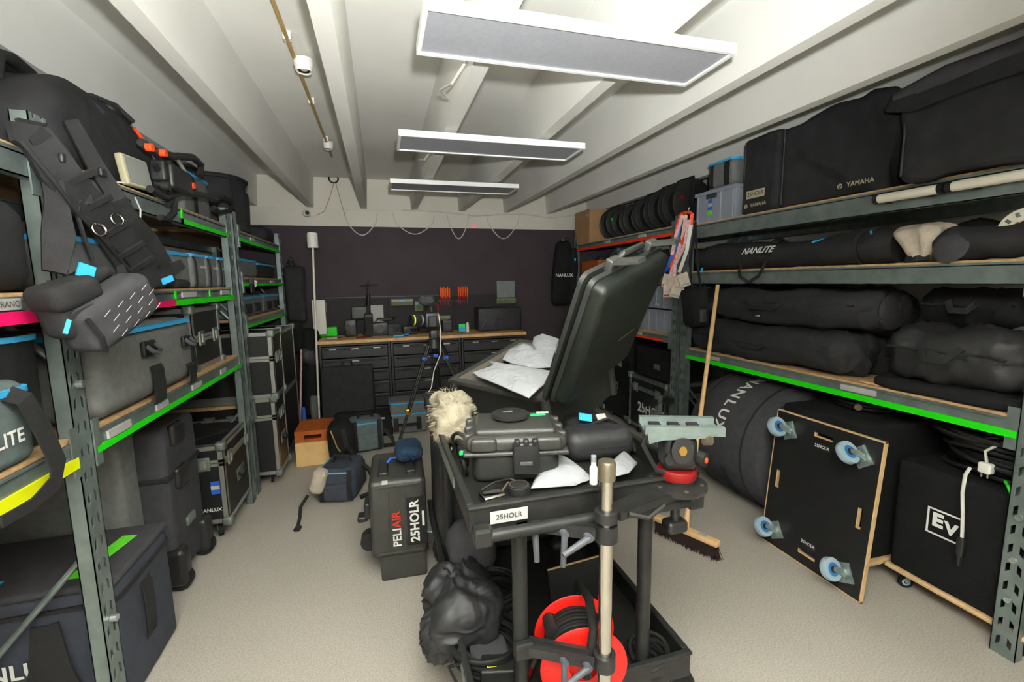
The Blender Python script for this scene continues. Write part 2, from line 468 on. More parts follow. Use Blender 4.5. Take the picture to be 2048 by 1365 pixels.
# ---- coil, cables and camera on the back wall
t = thing('cable_coil', 'dark ring of spare cable hung high on the white wall band', 'cable', (at_y(667,357,5.57)).to_tuple())
for k in range(3): MB().torus((0,-.004*k,0),(0,1,0),.045+.004*k,.005,20,6).build('cable_loop','cable_black',t,smooth=60)
b = t.location
MB().tube([(0,0,-.05),(-.05,0,-.2),(-.12,0,-.36),(-.2,.01,-.4),(-.26,.01,-.41)],.004,5).build('cable_tail','pipe_ochre',t)
MB().tube([(.02,0,-.05),(.05,0,-.2),(.10,0,-.42)],.003,5).build('cable_tail','pipe_ochre',t)
MB().box((-.25,.0,-.415),(.10,.02,.02)).build('connector','cable_white',t)
p = at_y(613,427,5.5)
t = thing('wall_camera', 'small white surveillance camera on the wall band above the purple paint', 'camera', (p.x,5.5,p.z))
MB().rb((0,0,0),(.075,.09,.07),.03,3).build('housing','white_plastic',t,smooth=50)
MB().cyl((.012,-.046,0),(.012,-.03,0),.022,n=16).build('lens','lens_glass',t)
MB().cyl((0,.04,.02),(0,.1,.03),.014,n=8).build('mount','white_plastic',t)
def swag(name,lab,x0,x1,zt,dip,m='cable_white'):
    pts=[]
    for k in range(17):
        s=k/16; x=x0+(x1-x0)*s; pts.append((x,Y1-.02,zt-dip*math.sin(PI*s)))
    pts=[(x0-.02,Y1-.02,zt+.10),(x0-.01,Y1-.02,zt+.05)]+pts+[(x1+.01,Y1-.02,zt+.05),(x1+.02,Y1-.02,zt+.10)]
    o=MB().tube(pts,.0055,6).build(name,m); tag(o,lab,'cable')
for a_,b_,yb,lab in ((694,752,471,'leftmost thin cable looping down over the purple wall'),(790,866,469,'wide thin cable loop second from the left on the purple wall'),
                     (897,935,478,'narrow thin cable loop above the orange screwdrivers'),(975,1035,478,'rightmost thin cable loop on the purple wall')):
    pa=at_y(a_,445,Y1); pb=at_y(b_,447,Y1); pc=at_y((a_+b_)/2,yb,Y1)
    swag('wall_cable',lab,pa.x,pb.x,pa.z,pa.z-pc.z)
o = MB().tube([at_y(x,y,Y1-.03) for x,y in ((805,420),(870,423),(950,432),(1040,428),(1100,436),(1160,430))],.006,6).build('wall_cable','cable_white'); tag(o,'long thin cable running level along the white wall band','cable')
o = MB().box(at_y(949,454,Y1-.02),(.014,.014,.014)).build('signal_light','led_red'); tag(o,'tiny red signal light at the edge of the purple paint','light')

# ================================================================ shelving racks
def upright(X, y0, wd, z1, into, name='upright', parent=None, slots=True, z0=0.0):
    """C-profile post; aisle face at X, into = direction to the wall (+1/-1)"""
    m = MB(); th = .003
    xa, xb = sorted((X, X+into*th))
    def plate(ya,yb,za,zb): m.bx(xa,xb,ya,yb,za,zb)
    if slots:
        c = [0,.016,.030,.050,.064,wd]
        plate(y0+c[0],y0+c[1],z0,z1); plate(y0+c[2],y0+c[3],z0,z1); plate(y0+c[4],y0+c[5],z0,z1)
        pit=.08; n=int((z1-z0)/pit)
        for col,(ca,cb,sl) in enumerate(((c[1],c[2],.014),(c[3],c[4],-.014))):
            for k in range(n+1):
                za=z0+k*pit; zb=min(za+.045,z1)
                if zb<=za: continue
                vs=[]
                for (yy,dz) in ((y0+ca,-sl/2),(y0+cb,sl/2)):
                    vs+= [(xa,yy,za+dz),(xb,yy,za+dz),(xa,yy,zb+dz),(xb,yy,zb+dz)]
                m.add(vs,[(0,1,3,2),(4,6,7,5),(0,2,6,4),(1,5,7,3),(0,4,5,1),(2,3,7,6)])
    else: plate(y0,y0+wd,z0,z1)
    x2=X+into*.045; fa,fb=sorted((X,x2))
    m.bx(fa,fb,y0,y0+th,z0,z1); m.bx(fa,fb,y0+wd-th,y0+wd,z0,z1)
    ra,rb_=sorted((x2,x2-into*th))
    m.bx(ra,rb_,y0,y0+.02,z0,z1); m.bx(ra,rb_,y0+wd-.02,y0+wd,z0,z1)
    return m.build(name,'galvanised',parent,world=True)
def rack(lab, X, into, posts, shelves, ztop, depth=.6, pw=.08, bz=((.67,.08),(1.31,1.92))):
    t = thing('shelving_rack', lab, 'rack', (X+into*depth/2, (posts[0]+posts[-1])/2, 0))
    rear = X+into*depth
    for y in posts:
        upright(X,y,pw,ztop,into,parent=t)
        upright(rear-into*.045,y,pw,ztop,into,parent=t,slots=False)
        for zz,zr in bz:
            MB().tube([(X+into*.04,y+pw/2,zz),(rear-into*.04,y+pw/2,zr)],.010,8).build('side_brace','galvanised',t,world=True)
    for (ya,yb,z0,z1) in shelves:
        for xx,sg in ((X,1),(rear,-1)):
            m=MB()
            xs=sorted((xx,xx+into*sg*.004)); m.bx(xs[0],xs[1],ya,yb,z0,z1)
            xs=sorted((xx,xx+into*sg*.032)); m.bx(xs[0],xs[1],ya,yb,z0,z0+.004); m.bx(xs[0],xs[1],ya,yb,z1-.014,z1-.010)
            # pressed ridge along the face
            xs=sorted((xx-into*sg*.004,xx+into*sg*.004)); m.bx(xs[0],xs[1],ya,yb,z1-.010,z1)
            m.build('beam','galvanised',t,world=True)
        xs=sorted((X+into*.006,rear-into*.006))
        MB().bx(xs[0],xs[1],ya+.002,yb-.002,z1-.010,z1+.010).build('shelf_board','chipboard',t,world=True)
        for y in (ya,yb):
            if sg:
                yy=sorted((y-.035 if y==yb else y, y if y==yb else y+.035))
                xs=sorted((X-into*.006,X-into*.001)); MB().bx(xs[0],xs[1],yy[0],yy[1],z0-.045,z1+.045).build('beam_bracket','galvanised',t,world=True)
    return t
def tape(parent, X, into, ya, yb, z0, z1, m='tape_green'):
    xs=sorted((X-into*.0005,X-into*.007)); MB().bx(xs[0],xs[1],ya,yb,z0,z1).build('tape_strip',m,parent,world=True)
def plate(parent, X, into, ya, yb, z0, z1, txt=None):
    xs=sorted((X-into*.0005,X-into*.008)); o=MB().bx(xs[0],xs[1],ya,yb,z0,z1).build('shelf_label','label_paper',parent,world=True)
    b=BASE[parent]; c=Vector((X-into*.0085,(ya+yb)/2,(z0+z1)/2))-b
    u=(0,-into,0)
    if txt: text(o,txt,(z1-z0)*.8,frame(c,u,(0,0,1)),'ink_dark')
    return o
XL, XR = -0.95, 2.36
rA = rack('near left steel rack with two bays of gear and chipboard shelves', XL,-1,(-.16,1.71,3.46),
    [(-.08,1.71,1.0,1.07),(1.79,3.46,1.0,1.07),(-.08,1.71,1.465,1.53),(1.79,3.46,1.465,1.53),(-.08,1.71,1.865,1.94),(1.79,3.46,1.865,1.94)],2.06)
tape(rA,XL-.0005,-1,1.80,3.455,.995,1.018); tape(rA,XL,-1,-.08,1.70,.985,1.02,'tape_yellow')
tape(rA,XL,-1,-.08,1.71,1.455,1.49,'tape_pink'); tape(rA,XL,-1,1.80,2.54,1.458,1.486,'tape_pink'); tape(rA,XL,-1,2.54,3.455,1.458,1.486)
tape(rA,XL,-1,2.72,3.455,1.868,1.892); tape(rA,XL,-1,2.72,2.735,1.868,1.94)
for y in (2.54,3.0,3.40): tape(rA,XL,-1,y,y+.015,1.49,1.53)
for a,b_,tx in ((1.87,2.02,'STANDS 01'),(2.23,2.34,'LIGHT'),(2.62,2.74,'BATTERY'),(3.05,3.14,'CABLE')): plate(rA,XL,-1,a,b_,1.022,1.05)
plate(rA,XL,-1,1.45,1.56,1.495,1.525,'BURANO'); plate(rA,XL,-1,2.62,2.80,1.495,1.522); plate(rA,XL,-1,3.2,3.34,1.495,1.522)
for z in (1.245,.42): MB().cyl((XL+.001,1.752,z),(XL+.02,1.752,z),.012,n=10).build('bolt','galvanised_bolt',rA,world=True)
rB = rack('far left steel rack with narrow shelves beside the purple wall', XL,-1,(3.60,5.09),
    [(3.68,5.09,.60,.66),(3.68,5.09,1.235,1.295),(3.68,5.09,1.54,1.60),(3.68,5.09,1.865,1.935)],2.06)
tape(rB,XL,-1,3.69,5.08,1.866,1.890); tape(rB,XL,-1,3.69,5.08,1.545,1.565); tape(rB,XL,-1,3.69,5.08,1.238,1.258)
plate(rB,XL,-1,4.0,4.12,1.895,1.92); plate(rB,XL,-1,4.55,4.68,1.57,1.592)
rC = rack('far right steel rack with red tape and grey crates', XR,1,(3.22,5.26),
    [(3.30,5.26,.995,1.06),(3.30,5.26,1.50,1.56),(3.30,5.26,1.90,1.975)],2.06)
tape(rC,XR,1,3.30,5.25,1.902,1.930,'tape_red'); tape(rC,XR,1,3.42,4.25,1.0,1.022,'tape_red')
plate(rC,XR,1,3.72,3.84,1.935,1.962); plate(rC,XR,1,3.75,3.83,1.026,1.052); plate(rC,XR,1,4.4,4.5,1.935,1.962)
rD = rack('near right steel rack with green tape holding bags and speaker covers', XR,1,(1.01,3.10),
    [(1.09,3.10,.905,.985),(1.09,3.10,1.505,1.595),(1.09,3.10,1.85,1.955)],2.0)
tape(rD,XR,1,1.09,3.10,.907,.937)
plate(rD,XR,1,1.62,1.80,.945,.975); plate(rD,XR,1,2.72,2.86,.945,.972)
for z in (.25,.42,.60): MB().cyl((XR-.016,1.05,z),(XR-.001,1.05,z),.011,n=10).build('bolt','galvanised_bolt',rD,world=True)
# ================================================================ builders of gear
def soft_case(lab, x0,x1,y0,y1,z0,z1, fab='grey_fabric', side='+x', name='soft_case', cat='case', zipz=.86, zipm='zip_blue', r=.045, handles=(), straps=(), txt=None, group=None, amp=.004, flat=0, rz=0):
    sx,sy,sz=x1-x0,y1-y0,z1-z0
    t=thing(name,lab,cat,((x0+x1)/2,(y0+y1)/2,z0),rz,group)
    MB().rb((0,0,sz/2),(sx,sy,sz),r,3,4,wob(amp,5,x0*7+y0*3,.006,(sx,sy,sz))).build('body',fab,t,smooth=60)
    if zipz:
        MB().rb((0,0,sz*zipz),(sx+.008+.012*0,sy+.010,.016),min(r,.04)*.0+.0078,1).build('zip',zipm,t,smooth=60) if r<.02 else \
        MB().prism(rrect(sx+.014,sy+.014,r+.004),.016,Matrix.Translation((0,0,sz*zipz-.008))).build('zip',zipm,t,smooth=40)
    F=fm(side,sx,sy)
    for (u,wd,hw) in handles:
        h=MB().rb((u,wd,.012),(hw,hw*.62,.016),.007,2,mtx=F).build('handle','black_plastic',t,smooth=50,label='black moulded plastic handle')
        MB().tube([F@Vector(p) for p in ((u-hw*.36,wd+.012,.02),(u-hw*.28,wd-.012,.04),(u,wd-.02,.046),(u+hw*.28,wd-.012,.04),(u+hw*.36,wd+.012,.02))],.009,6).build('grip','grey_handle',h,smooth=60)
    for s_ in straps:
        u=s_[0]; a=s_[1] if len(s_)>1 else .0; b=s_[2] if len(s_)>2 else sz; wd=s_[3] if len(s_)>3 else .03
        MB().strap([F@Vector(p) for p in ((u,a,.004),(u,a+(b-a)*.12,.011),(u,(a+b)/2,.013),(u,b-(b-a)*.12,.011),(u,b,.002))],wd,.004,F.to_3x3()@Vector((0,0,1))).build('strap','webbing',t)
    if txt:
        body,size,u,wd=txt[:4]
        text(t,body,size,F@Matrix.Translation((u,wd,.0135)),'ink_white',bold=.02,shear=txt[4] if len(txt)>4 else 0)
    return t
def rrect(sx,sy,r,n=4):
    out=[]
    r=min(r,sx/2*.98,sy/2*.98)
    for cx,cy,a0 in ((sx/2-r,sy/2-r,0),(-sx/2+r,sy/2-r,90),(-sx/2+r,-sy/2+r,180),(sx/2-r,-sy/2+r,270)):
        for k in range(n+1):
            a=math.radians(a0+90*k/n); out.append((cx+r*math.cos(a),cy+r*math.sin(a)))
    return out
def caster(parent, x,y,z, R=.05, rz=0.0, wm='rubber', rim='white_plastic', up=None):
    """swivel caster hanging below (x,y,z); up = matrix placing it elsewhere"""
    M_=up if up is not None else Matrix.Translation((x,y,z))@Matrix.Rotation(rz,4,'Z')
    f=MB(); f.box((0,0,-.004),(R*1.7,R*1.4,.008))
    f.cyl((0,0,-.008),(0,0,-.022),R*.42,n=12)
    for s in (-1,1):
        f.add([(-R*.45,s*R*.34,-.02),(R*.45,s*R*.34,-.02),(R*.62,s*R*.34,-.022-R),(R*.3,s*R*.34,-.03-R),(-R*.45,s*R*.40,-.02),(R*.45,s*R*.40,-.02),(R*.62,s*R*.40,-.022-R),(R*.3,s*R*.40,-.03-R)],
              [(0,1,2,3),(7,6,5,4),(0,4,5,1),(1,5,6,2),(2,6,7,3),(3,7,4,0)])
    f.box((0,0,-.024),(R*.9,R*.8,.006))
    f.v=[tuple(M_@Vector(p)) for p in f.v]
    c=f.build('caster','zinc',parent,label='zinc swivel caster')
    W=MB().lathe([(0,-R*.26),(R*.62,-R*.28),(R*.95,-R*.28),(R,-R*.18),(R,R*.18),(R*.95,R*.28),(R*.62,R*.28),(0,R*.26)],M_@Matrix.Translation((R*.42,0,-.024-R))@Matrix.Rotation(PI/2,4,'X'),20)
    W.build('wheel',wm,c,smooth=40)
    MB().lathe([(0,-R*.285),(R*.58,-R*.29),(R*.6,-R*.2),(R*.6,R*.2),(R*.58,R*.29),(0,R*.285)],M_@Matrix.Translation((R*.42,0,-.024-R))@Matrix.Rotation(PI/2,4,'X'),16).build('hub',rim,c,smooth=40)
    MB().lathe([(0,-R*.31),(R*.30,-R*.31),(R*.32,-R*.2),(R*.32,R*.2),(R*.30,R*.31),(0,R*.31)],M_@Matrix.Translation((R*.42,0,-.024-R))@Matrix.Rotation(PI/2,4,'X'),12).build('axle','dark_steel',c,smooth=40)
    return c
def flight_case(lab, x0,x1,y0,y1,z0,z1, lid=.22, wheels=0.0, side='-y', group=None, edge='aluminium', latches=((-.25,),(.25,)), handle=True, txt=None, ew=.026, rz=0, lidside=None, center=None):
    sx,sy=x1-x0,y1-y0; bz=wheels; sz=z1-z0-wheels
    t=thing('flight_case',lab,'case',((x0+x1)/2,(y0+y1)/2,z0),rz,group)
    MB().bx(-sx/2,sx/2,-sy/2,sy/2,bz,bz+sz).build('body','case_laminate',t)
    e=.004
    def ext(ax,sgn,pos):
        pass
    for zz in (bz,bz+sz):
        s=1 if zz>bz else -1
        za,zb=(zz-ew,zz+e) if s>0 else (zz-e,zz+ew)
        for sg in (-1,1):
            m=MB(); ya,yb=sorted((sg*(sy/2+e),sg*(sy/2-ew))); ysurf=sorted((sg*(sy/2+e),sg*sy/2))
            m.bx(-sx/2,sx/2,ysurf[0],ysurf[1],za,zb); m.bx(-sx/2,sx/2,ya,yb,*( (zz,zz+e) if s>0 else (zz-e,zz) )); m.build('edge_profile',edge,t)
            m=MB(); xa,xb=sorted((sg*(sx/2+e),sg*(sx/2-ew))); xs=sorted((sg*(sx/2+e),sg*sx/2))
            m.bx(xs[0],xs[1],-sy/2,sy/2,za,zb); m.bx(xa,xb,-sy/2,sy/2,*( (zz,zz+e) if s>0 else (zz-e,zz) )); m.build('edge_profile',edge,t)
    for a in (-1,1):
        for b in (-1,1):
            xs=sorted((a*(sx/2+e),a*(sx/2-ew))); ys=sorted((b*(sy/2+e),b*(sy/2-ew)))
            xe=sorted((a*(sx/2+e),a*sx/2)); ye=sorted((b*(sy/2+e),b*sy/2))
            MB().bx(xs[0],xs[1],ye[0],ye[1],bz,bz+sz).bx(xe[0],xe[1],ys[0],ys[1],bz,bz+sz).build('edge_profile',edge,t)
            for zz in (bz,bz+sz):
                MB().rb((a*(sx/2-.008),b*(sy/2-.008),zz-(.008 if zz>bz else -.008)),(.056,.056,.056),.016,2).build('corner','worn_aluminium',t,smooth=50)
            if wheels: caster(t,a*(sx/2-.08),b*(sy/2-.08),bz,(wheels-.024)/2,rz=random.uniform(0,6),wm='rubber',rim='wheel_grey')
    if lid:
        zl=bz+sz*(1-lid)
        for dz in (-.011,.011):
            m=MB()
            m.bx(-sx/2-e,sx/2+e,-sy/2-e,-sy/2,zl+dz-.009,zl+dz+.009).bx(-sx/2-e,sx/2+e,sy/2,sy/2+e,zl+dz-.009,zl+dz+.009).bx(-sx/2-e,-sx/2,-sy/2,sy/2,zl+dz-.009,zl+dz+.009).bx(sx/2,sx/2+e,-sy/2,sy/2,zl+dz-.009,zl+dz+.009)
            m.build('lid_profile',edge,t)
    for sd in (side if isinstance(side,(list,tuple)) else (side,)):
        F=fm(sd,sx,sy,.004); W_=sx if sd[1]=='y' else sy
        for (uf,) in latches:
            zl=(bz+sz*(1-lid)) if lid else bz+sz*.5
            l=MB().rb((uf*W_,zl,.004),(.075,.085,.012),.006,1,mtx=F).build('latch','worn_aluminium',t)
            MB().rb((uf*W_,zl,.012),(.03,.05,.008),.003,1,mtx=F).build('latch_key','aluminium',l)
        if handle:
            hz=bz+sz*(1-(lid or 0))*.55
            h=MB().bx(-.075,.075,hz-.04,hz+.04,0,.004,F).build('handle','worn_aluminium',t)
            MB().tube([F@Vector(p) for p in ((-.055,hz+.01,.004),(-.05,hz-.012,.022),(0,hz-.016,.026),(.05,hz-.012,.022),(.055,hz+.01,.004))],.009,6).build('grip','rubber',h,smooth=60)
    if txt:
        for (body,size,sd,u,wd) in txt: text(t,body,size,fm(sd,sx,sy,.002)@Matrix.Translation((u,wd,.001)),'ink_white',bold=.03)
    return t

# ================================================================ left rack: lower shelf
ZL=1.082
soft_case('big grey padded case with blue zip and moulded handles on the lower left shelf', -1.47,-.935,1.83,2.68,ZL,1.405, 'grey_fabric', '+x', r=.07, zipz=.93, handles=((-.08,.22,.10),(.29,.205,.085)), straps=((-.02,-.02,.14,.10),(.33,-.01,.09,.08)), amp=.005)
o=soft_case('small grey case with blue zip and long black shoulder strap, lower shelf beside the post', -1.35,-.945,1.05,1.55,ZL,1.31,'teal_fabric','+x',r=.035,zipz=.88,txt=('NANLITE',.052,.075,.085))
F=fm('+x',.405,.5)
MB().strap([F@Vector(p) for p in ((.16,.20,.004),(.175,.18,.03),(.20,.08,.045),(.225,-.02,.05),(.21,-.07,.045),(.12,-.09,.045),(.02,-.085,.045))],[.05,.055,.06,.06,.05,.03,.03],.005,[F.to_3x3()@Vector((0,0,1))]*7).build('strap','webbing',o)
soft_case('black case with blue zip behind the small strapped case on the lower shelf', -1.53,-1.0,1.57,1.70,ZL,1.43,'deep_black_fabric','+x',r=.03,zipz=.94)
flight_case('small upright flight case on the lower left shelf next to the big grey case', -1.40,-1.0,2.84,3.28,ZL,1.43,lid=.5,side=('+x',),handle=False)
o=soft_case('black pouch standing at the end of the lower left shelf', -1.10,-.975,2.70,2.82,ZL,1.27,'black_fabric','+x',r=.025,zipz=0,name='pouch',cat='pouch')
# ================================================================ left rack: middle shelf
ZM=1.542
soft_case('black soft equipment bag on the middle left shelf behind the hanging vest', -1.45,-.968,1.15,1.695,ZM,1.80,'black_fabric','-y',r=.06,zipz=0,name='equipment_bag',cat='bag',amp=.012)
soft_case('wide grey case with blue zip on the middle left shelf behind the vest', -1.42,-.985,1.86,2.885,ZM,1.735,'grey_fabric','+x',r=.04,zipz=.9)
for k,(a,b) in enumerate(((2.90,3.105),(3.12,3.30),(3.315,3.45))):
    soft_case(('left','middle','right')[k]+' one of three narrow grey cases with black straps, middle left shelf', -1.42,-.985,a,b,ZM,1.735,'grey_fabric','+x',r=.025,zipz=.93,straps=((-(b-a)/2+.02,.0,.17,.02),),txt=('NANLITE',.022,.02,.115),group='narrow grey cases on the middle left shelf')
o=thing('cable_pouch','small black pouch lying at the front of the middle left shelf','pouch',(-.975,2.66,ZM))
MB().rb((0,0,.022),(.07,.16,.044),.02,2,2,wob(.004,14,3)).build('body','black_fabric',o,smooth=60)
# ================================================================ left rack: top shelf
ZT=1.952
t=thing('rucksack','big black rucksack lying on the top left shelf','bag',(-1.25,2.30,ZT))
D=(.50,.84,.36)
def ruck(p,n):
    q=wob(.018,4.5,2,.01,D)(p,n)
    k=max(0,(q[1]-.05)/.37); q[2]=(q[2]+.18)*(1-.5*k*k)-.18
    k=max(0,(-q[1]-.15)/.27); q[2]=(q[2]+.18)*(1-.32*k)-.18
    return q
MB().rb((0,0,.185),D,.11,4,8,ruck).build('body','black_fabric',t,smooth=70)
for yy,zz in ((-.24,.315),(.0,.36)): MB().strap([(.10,yy,zz-.02),(.16,yy+.04,zz+.012),(.20,yy+.12,zz+.008),(.235,yy+.18,zz-.04)],.05,.016,(.3,0,1)).build('strap','webbing',t)
MB().tube([(.10,-.36,.28),(.08,-.30,.365),(.05,-.18,.40),(.03,-.06,.40),(.0,.04,.36)],.022,8).build('carry_handle','webbing',t,smooth=60)
MB().tube([(.10,-.41,.22),(.08,-.47,.25),(.03,-.52,.25),(.0,-.55,.2)],.016,8).build('strap','webbing',t,smooth=60)
MB().rb((.18,.14,.335),(.10,.16,.05),.02,2,2,wob(.008,14,3)).build('buckle','black_plastic',t,smooth=50)
MB().tube([(.235,.20,.30),(.245,.235,.265),(.25,.26,.235)],.009,6).build('zip_pull','strap_orange',t); MB().tube([(.23,.255,.285),(.245,.29,.25),(.25,.315,.215)],.009,6).build('zip_pull','strap_orange',t)
p0=at_x(155,160,-1.40); p1=at_x(154,97,-1.40)
t=thing('steel_tube','short upright steel tube sticking up behind the black rucksack','tube',(-1.40,p1.y,ZT))
h=min(p1.z-ZT,.66)
MB().lathe([(.020,0),(.020,h),(.016,h),(.016,.0)],n=16).build('pipe','steel_tube',t,smooth=40)
MB().lathe([(0,0),(.05,0),(.05,.01),(.02,.015)],n=16).build('foot','steel_tube',t,smooth=40)
# near edge gear at the top left corner of the view
t=thing('rope_bundle','bundle of black cable and straps on the top shelf at the left edge','cable',(-1.10,1.50,ZT))
for k in range(5): MB().torus((random.uniform(-.03,.03),random.uniform(-.03,.03),.14+.015*k),(1,random.uniform(-.3,.3),random.uniform(-.2,.2)),.12+.01*k,.013,20,6).build('loop','cable_black',t,smooth=60)
MB().rb((-.08,.02,.24),(.10,.16,.42),.04,2,2,wob(.01,9,4)).build('pouch','black_fabric',t,smooth=60)
# frosted panel
p=at_x(272,352,-.96)
t=thing('light_panel','small frosted rectangular light panel leaning in front of the rucksack','lamp',(-.955,p.y,ZT),rz=math.radians(80))
T_=Matrix.Rotation(math.radians(-8),4,'X')
MB().rb((0,0,.075),(.155,.03,.125),.008,2,mtx=T_).build('housing','ink_cream',t,smooth=50)
MB().bx(-.066,.066,-.017,-.0145,.022,.128,T_).build('diffuser','frost',t)
MB().tube([(-.07,0,.02),(-.12,.02,.01),(-.2,.03,.02),(-.28,.02,.015)],.004,5).build('cable','cable_white',t)
# camera stabiliser rig
t=thing('camera_stabiliser','black camera stabiliser rig with orange knobs hanging over the top left shelf edge','rig',(-.90,2.95,ZT))
P=lambda x,y,X=-.90: tuple(at_x(x,y,X)-Vector(t.location))
MB().tube([P(283,285),P(300,300),P(340,312),P(385,315),P(402,330),P(400,352)],.018,8).build('top_handle','black_plastic',t,smooth=60)
MB().tube([P(303,300),P(330,330),P(352,375),P(372,385)],.012,6).build('arm','dark_steel',t,smooth=60)
MB().tube([P(345,305),P(368,340),P(372,380)],.010,6).build('arm','aluminium',t,smooth=60)
MB().tube([P(310,330),P(345,395),P(335,410)],.014,6).build('arm','dark_steel',t,smooth=60)
c=Vector(P(345,360)); MB().rb(c,(.09,.22,.11),.015,2).build('gimbal_body','black_plastic',t,smooth=50)
c=Vector(P(325,345)); MB().rb(c,(.06,.10,.09),.012,2).build('motor_housing','dark_steel',t,smooth=50)
c=Vector(P(362,372)); MB().rb(c,(.05,.12,.05),.01,2).build('battery','black_plastic',t,smooth=50)
MB().tube([P(300,378),P(330,395),P(365,385),P(405,390),P(432,400)],.016,8).build('lower_arm','black_plastic',t,smooth=60)
MB().tube([P(432,400),P(445,393),P(460,400),P(466,412),P(460,422),P(440,425),P(428,415)],.012,8,).build('end_grip','rubber',t,smooth=60)
MB().tube([P(350,400),P(348,425),P(335,440),P(320,435)],.014,6).build('lower_arm','rubber',t,smooth=60)
for x,y in ((299,295),(326,306),(373,357),(384,372)):
    c=Vector(P(x,y,-.875)); MB().cyl(c-Vector((.012,0,0)),c+Vector((.012,0,0)),.016,n=12).build('knob','knob_orange',t,smooth=40,label='orange locking knob')
for x,y in ((340,330),(352,345),(335,372)):
    c=Vector(P(x,y,-.872)); MB().cyl(c-Vector((.02,0,0)),c+Vector((.008,0,0)),.02,n=12).build('clamp','dark_steel',t,smooth=40)
MB().tube([P(240,392,-.93),P(254,420,-.93),P(262,465,-.93),P(266,490,-.93)],.005,5).build('loose_cable','cable_black',t)
MB().tube([P(270,395,-.93),P(281,420,-.93),P(280,465,-.93)],.003,5).build('loose_cable','cable_white',t)
soft_case('tall grey case with blue zip behind the stabiliser on the top left shelf', -1.42,-1.03,3.02,3.44,ZT,2.215,'grey_fabric','+x',r=.03,zipz=.93,straps=((-.07,0,.24,.05),))
ZBT=1.947
t=thing('round_bag','tall round black bag with white lettering on top of the far left rack','bag',(-1.20,4.08,ZBT))
MB().lathe([(0,0),(.20,0),(.235,.02),(.245,.23),(.235,.40),(.22,.425),(0,.44)],n=32).build('body','black_fabric',t,smooth=50)
MB().lathe([(.237,.388),(.247,.392),(.247,.408),(.235,.412)],n=32).build('lid_seam','webbing',t,smooth=50)
MB().strap([(.19,-.16,.41),(.20,-.165,.30),(.205,-.165,.08)],.05,.008,(.8,-.6,0)).build('strap','webbing',t)
text(t,'NANLUX',.055,frame((.25,.02,.32),(-.02,1,0),(0,0,1)),'ink_white',bold=.02)
soft_case('small black bag beside the round bag at the far end of the top left shelf', -1.25,-.98,4.72,5.02,ZBT,2.10,'black_fabric','+x',r=.06,zipz=0,name='equipment_bag',cat='bag',amp=.02)
# ================================================================ far left rack shelves
soft_case('grey case with blue zip on the upper middle shelf of the far left rack', -1.4,-.985,3.72,4.28,1.612,1.755,'grey_fabric','+x',r=.03,zipz=.9)
soft_case('black gear bag with blue zip on the upper middle far left shelf', -1.35,-.99,4.32,5.0,1.612,1.76,'black_fabric','+x',r=.05,zipz=.8,amp=.014,name='equipment_bag',cat='bag')
for k,(a,b) in enumerate(((3.70,4.38),(4.40,5.02))):
    soft_case(('nearer' if k==0 else 'farther')+' of two grey box cases with black handles on the low far left shelf', -1.4,-.985,a,b,1.307,1.475,'grey_fabric','+x',r=.03,zipz=.88,straps=((-.13,.03,.10,.16),(.13,.03,.10,.16)),group='grey box cases on the far left rack')
t=thing('padlock_strap','grey cable clamp hanging on the far left rack shelf edge','clamp',(-.93,3.86,1.49))
MB().rb((0,0,.035),(.02,.08,.07),.01,2).build('jaw','dark_steel',t,smooth=50); MB().cyl((.0,.05,.06),(.0,.09,.085),.018,n=10).build('knob','white_plastic',t)
MB().bx(-.012,.012,-.02,.02,.06,.115).build('hook','dark_steel',t)
# ================================================================ floor, left
t=soft_case('large dark padded floor bag with green tape on its lid, near left post', -1.60,-.965,1.82,2.24,0,.50,'navy_fabric','+x',r=.03,zipz=.88,zipm='webbing',amp=.004,txt=None,name='equipment_bag',cat='bag',straps=((-.02,.16,.40,.07),))
sx,sy=.635,.42
MB().rb((0,0,.505),(.645,.43,.03),.014,2).build('lid','charcoal_fabric',t,smooth=50)
MB().bx(-.14,.14,-.028,.028,.5195,.522,Matrix.Translation((.20,-.02,0))@Matrix.Rotation(math.radians(80),4,'Z')).build('tape_strip','tape_lime',t,label='bright green marker tape')
l=MB().bx(-.075,.075,-.035,.035,.5195,.522,Matrix.Translation((-.13,-.135,0))).build('label_frame','tag_blue',t)
MB().bx(-.062,.062,-.025,.025,.522,.5232,Matrix.Translation((-.13,-.135,0))).build('label_card','label_paper',l)
F=fm('-y',sx,sy,.0)
text(t,'NANLUX',.080,F@Matrix.Translation((-.015,.245,.012)),'ink_white',bold=.02)
MB().strap([F@Vector(p) for p in ((.11,.40,.01),(.10,.25,.03),(.06,.1,.035),(.05,0.02,.03))],.07,.008,(0,-1,0)).build('strap','webbing',t)
MB().strap([F@Vector(p) for p in ((.12,.40,.012),(.15,.25,.035),(.19,.1,.04),(.21,0.02,.035))],.07,.008,(0,-1,0)).build('strap','webbing',t)
soft_case('plain grey padded box at the back under the left shelf', -1.60,-1.14,2.30,2.46,0,.93,'grey_fabric','-y',r=.03,zipz=0,name='padded_box',cat='box')
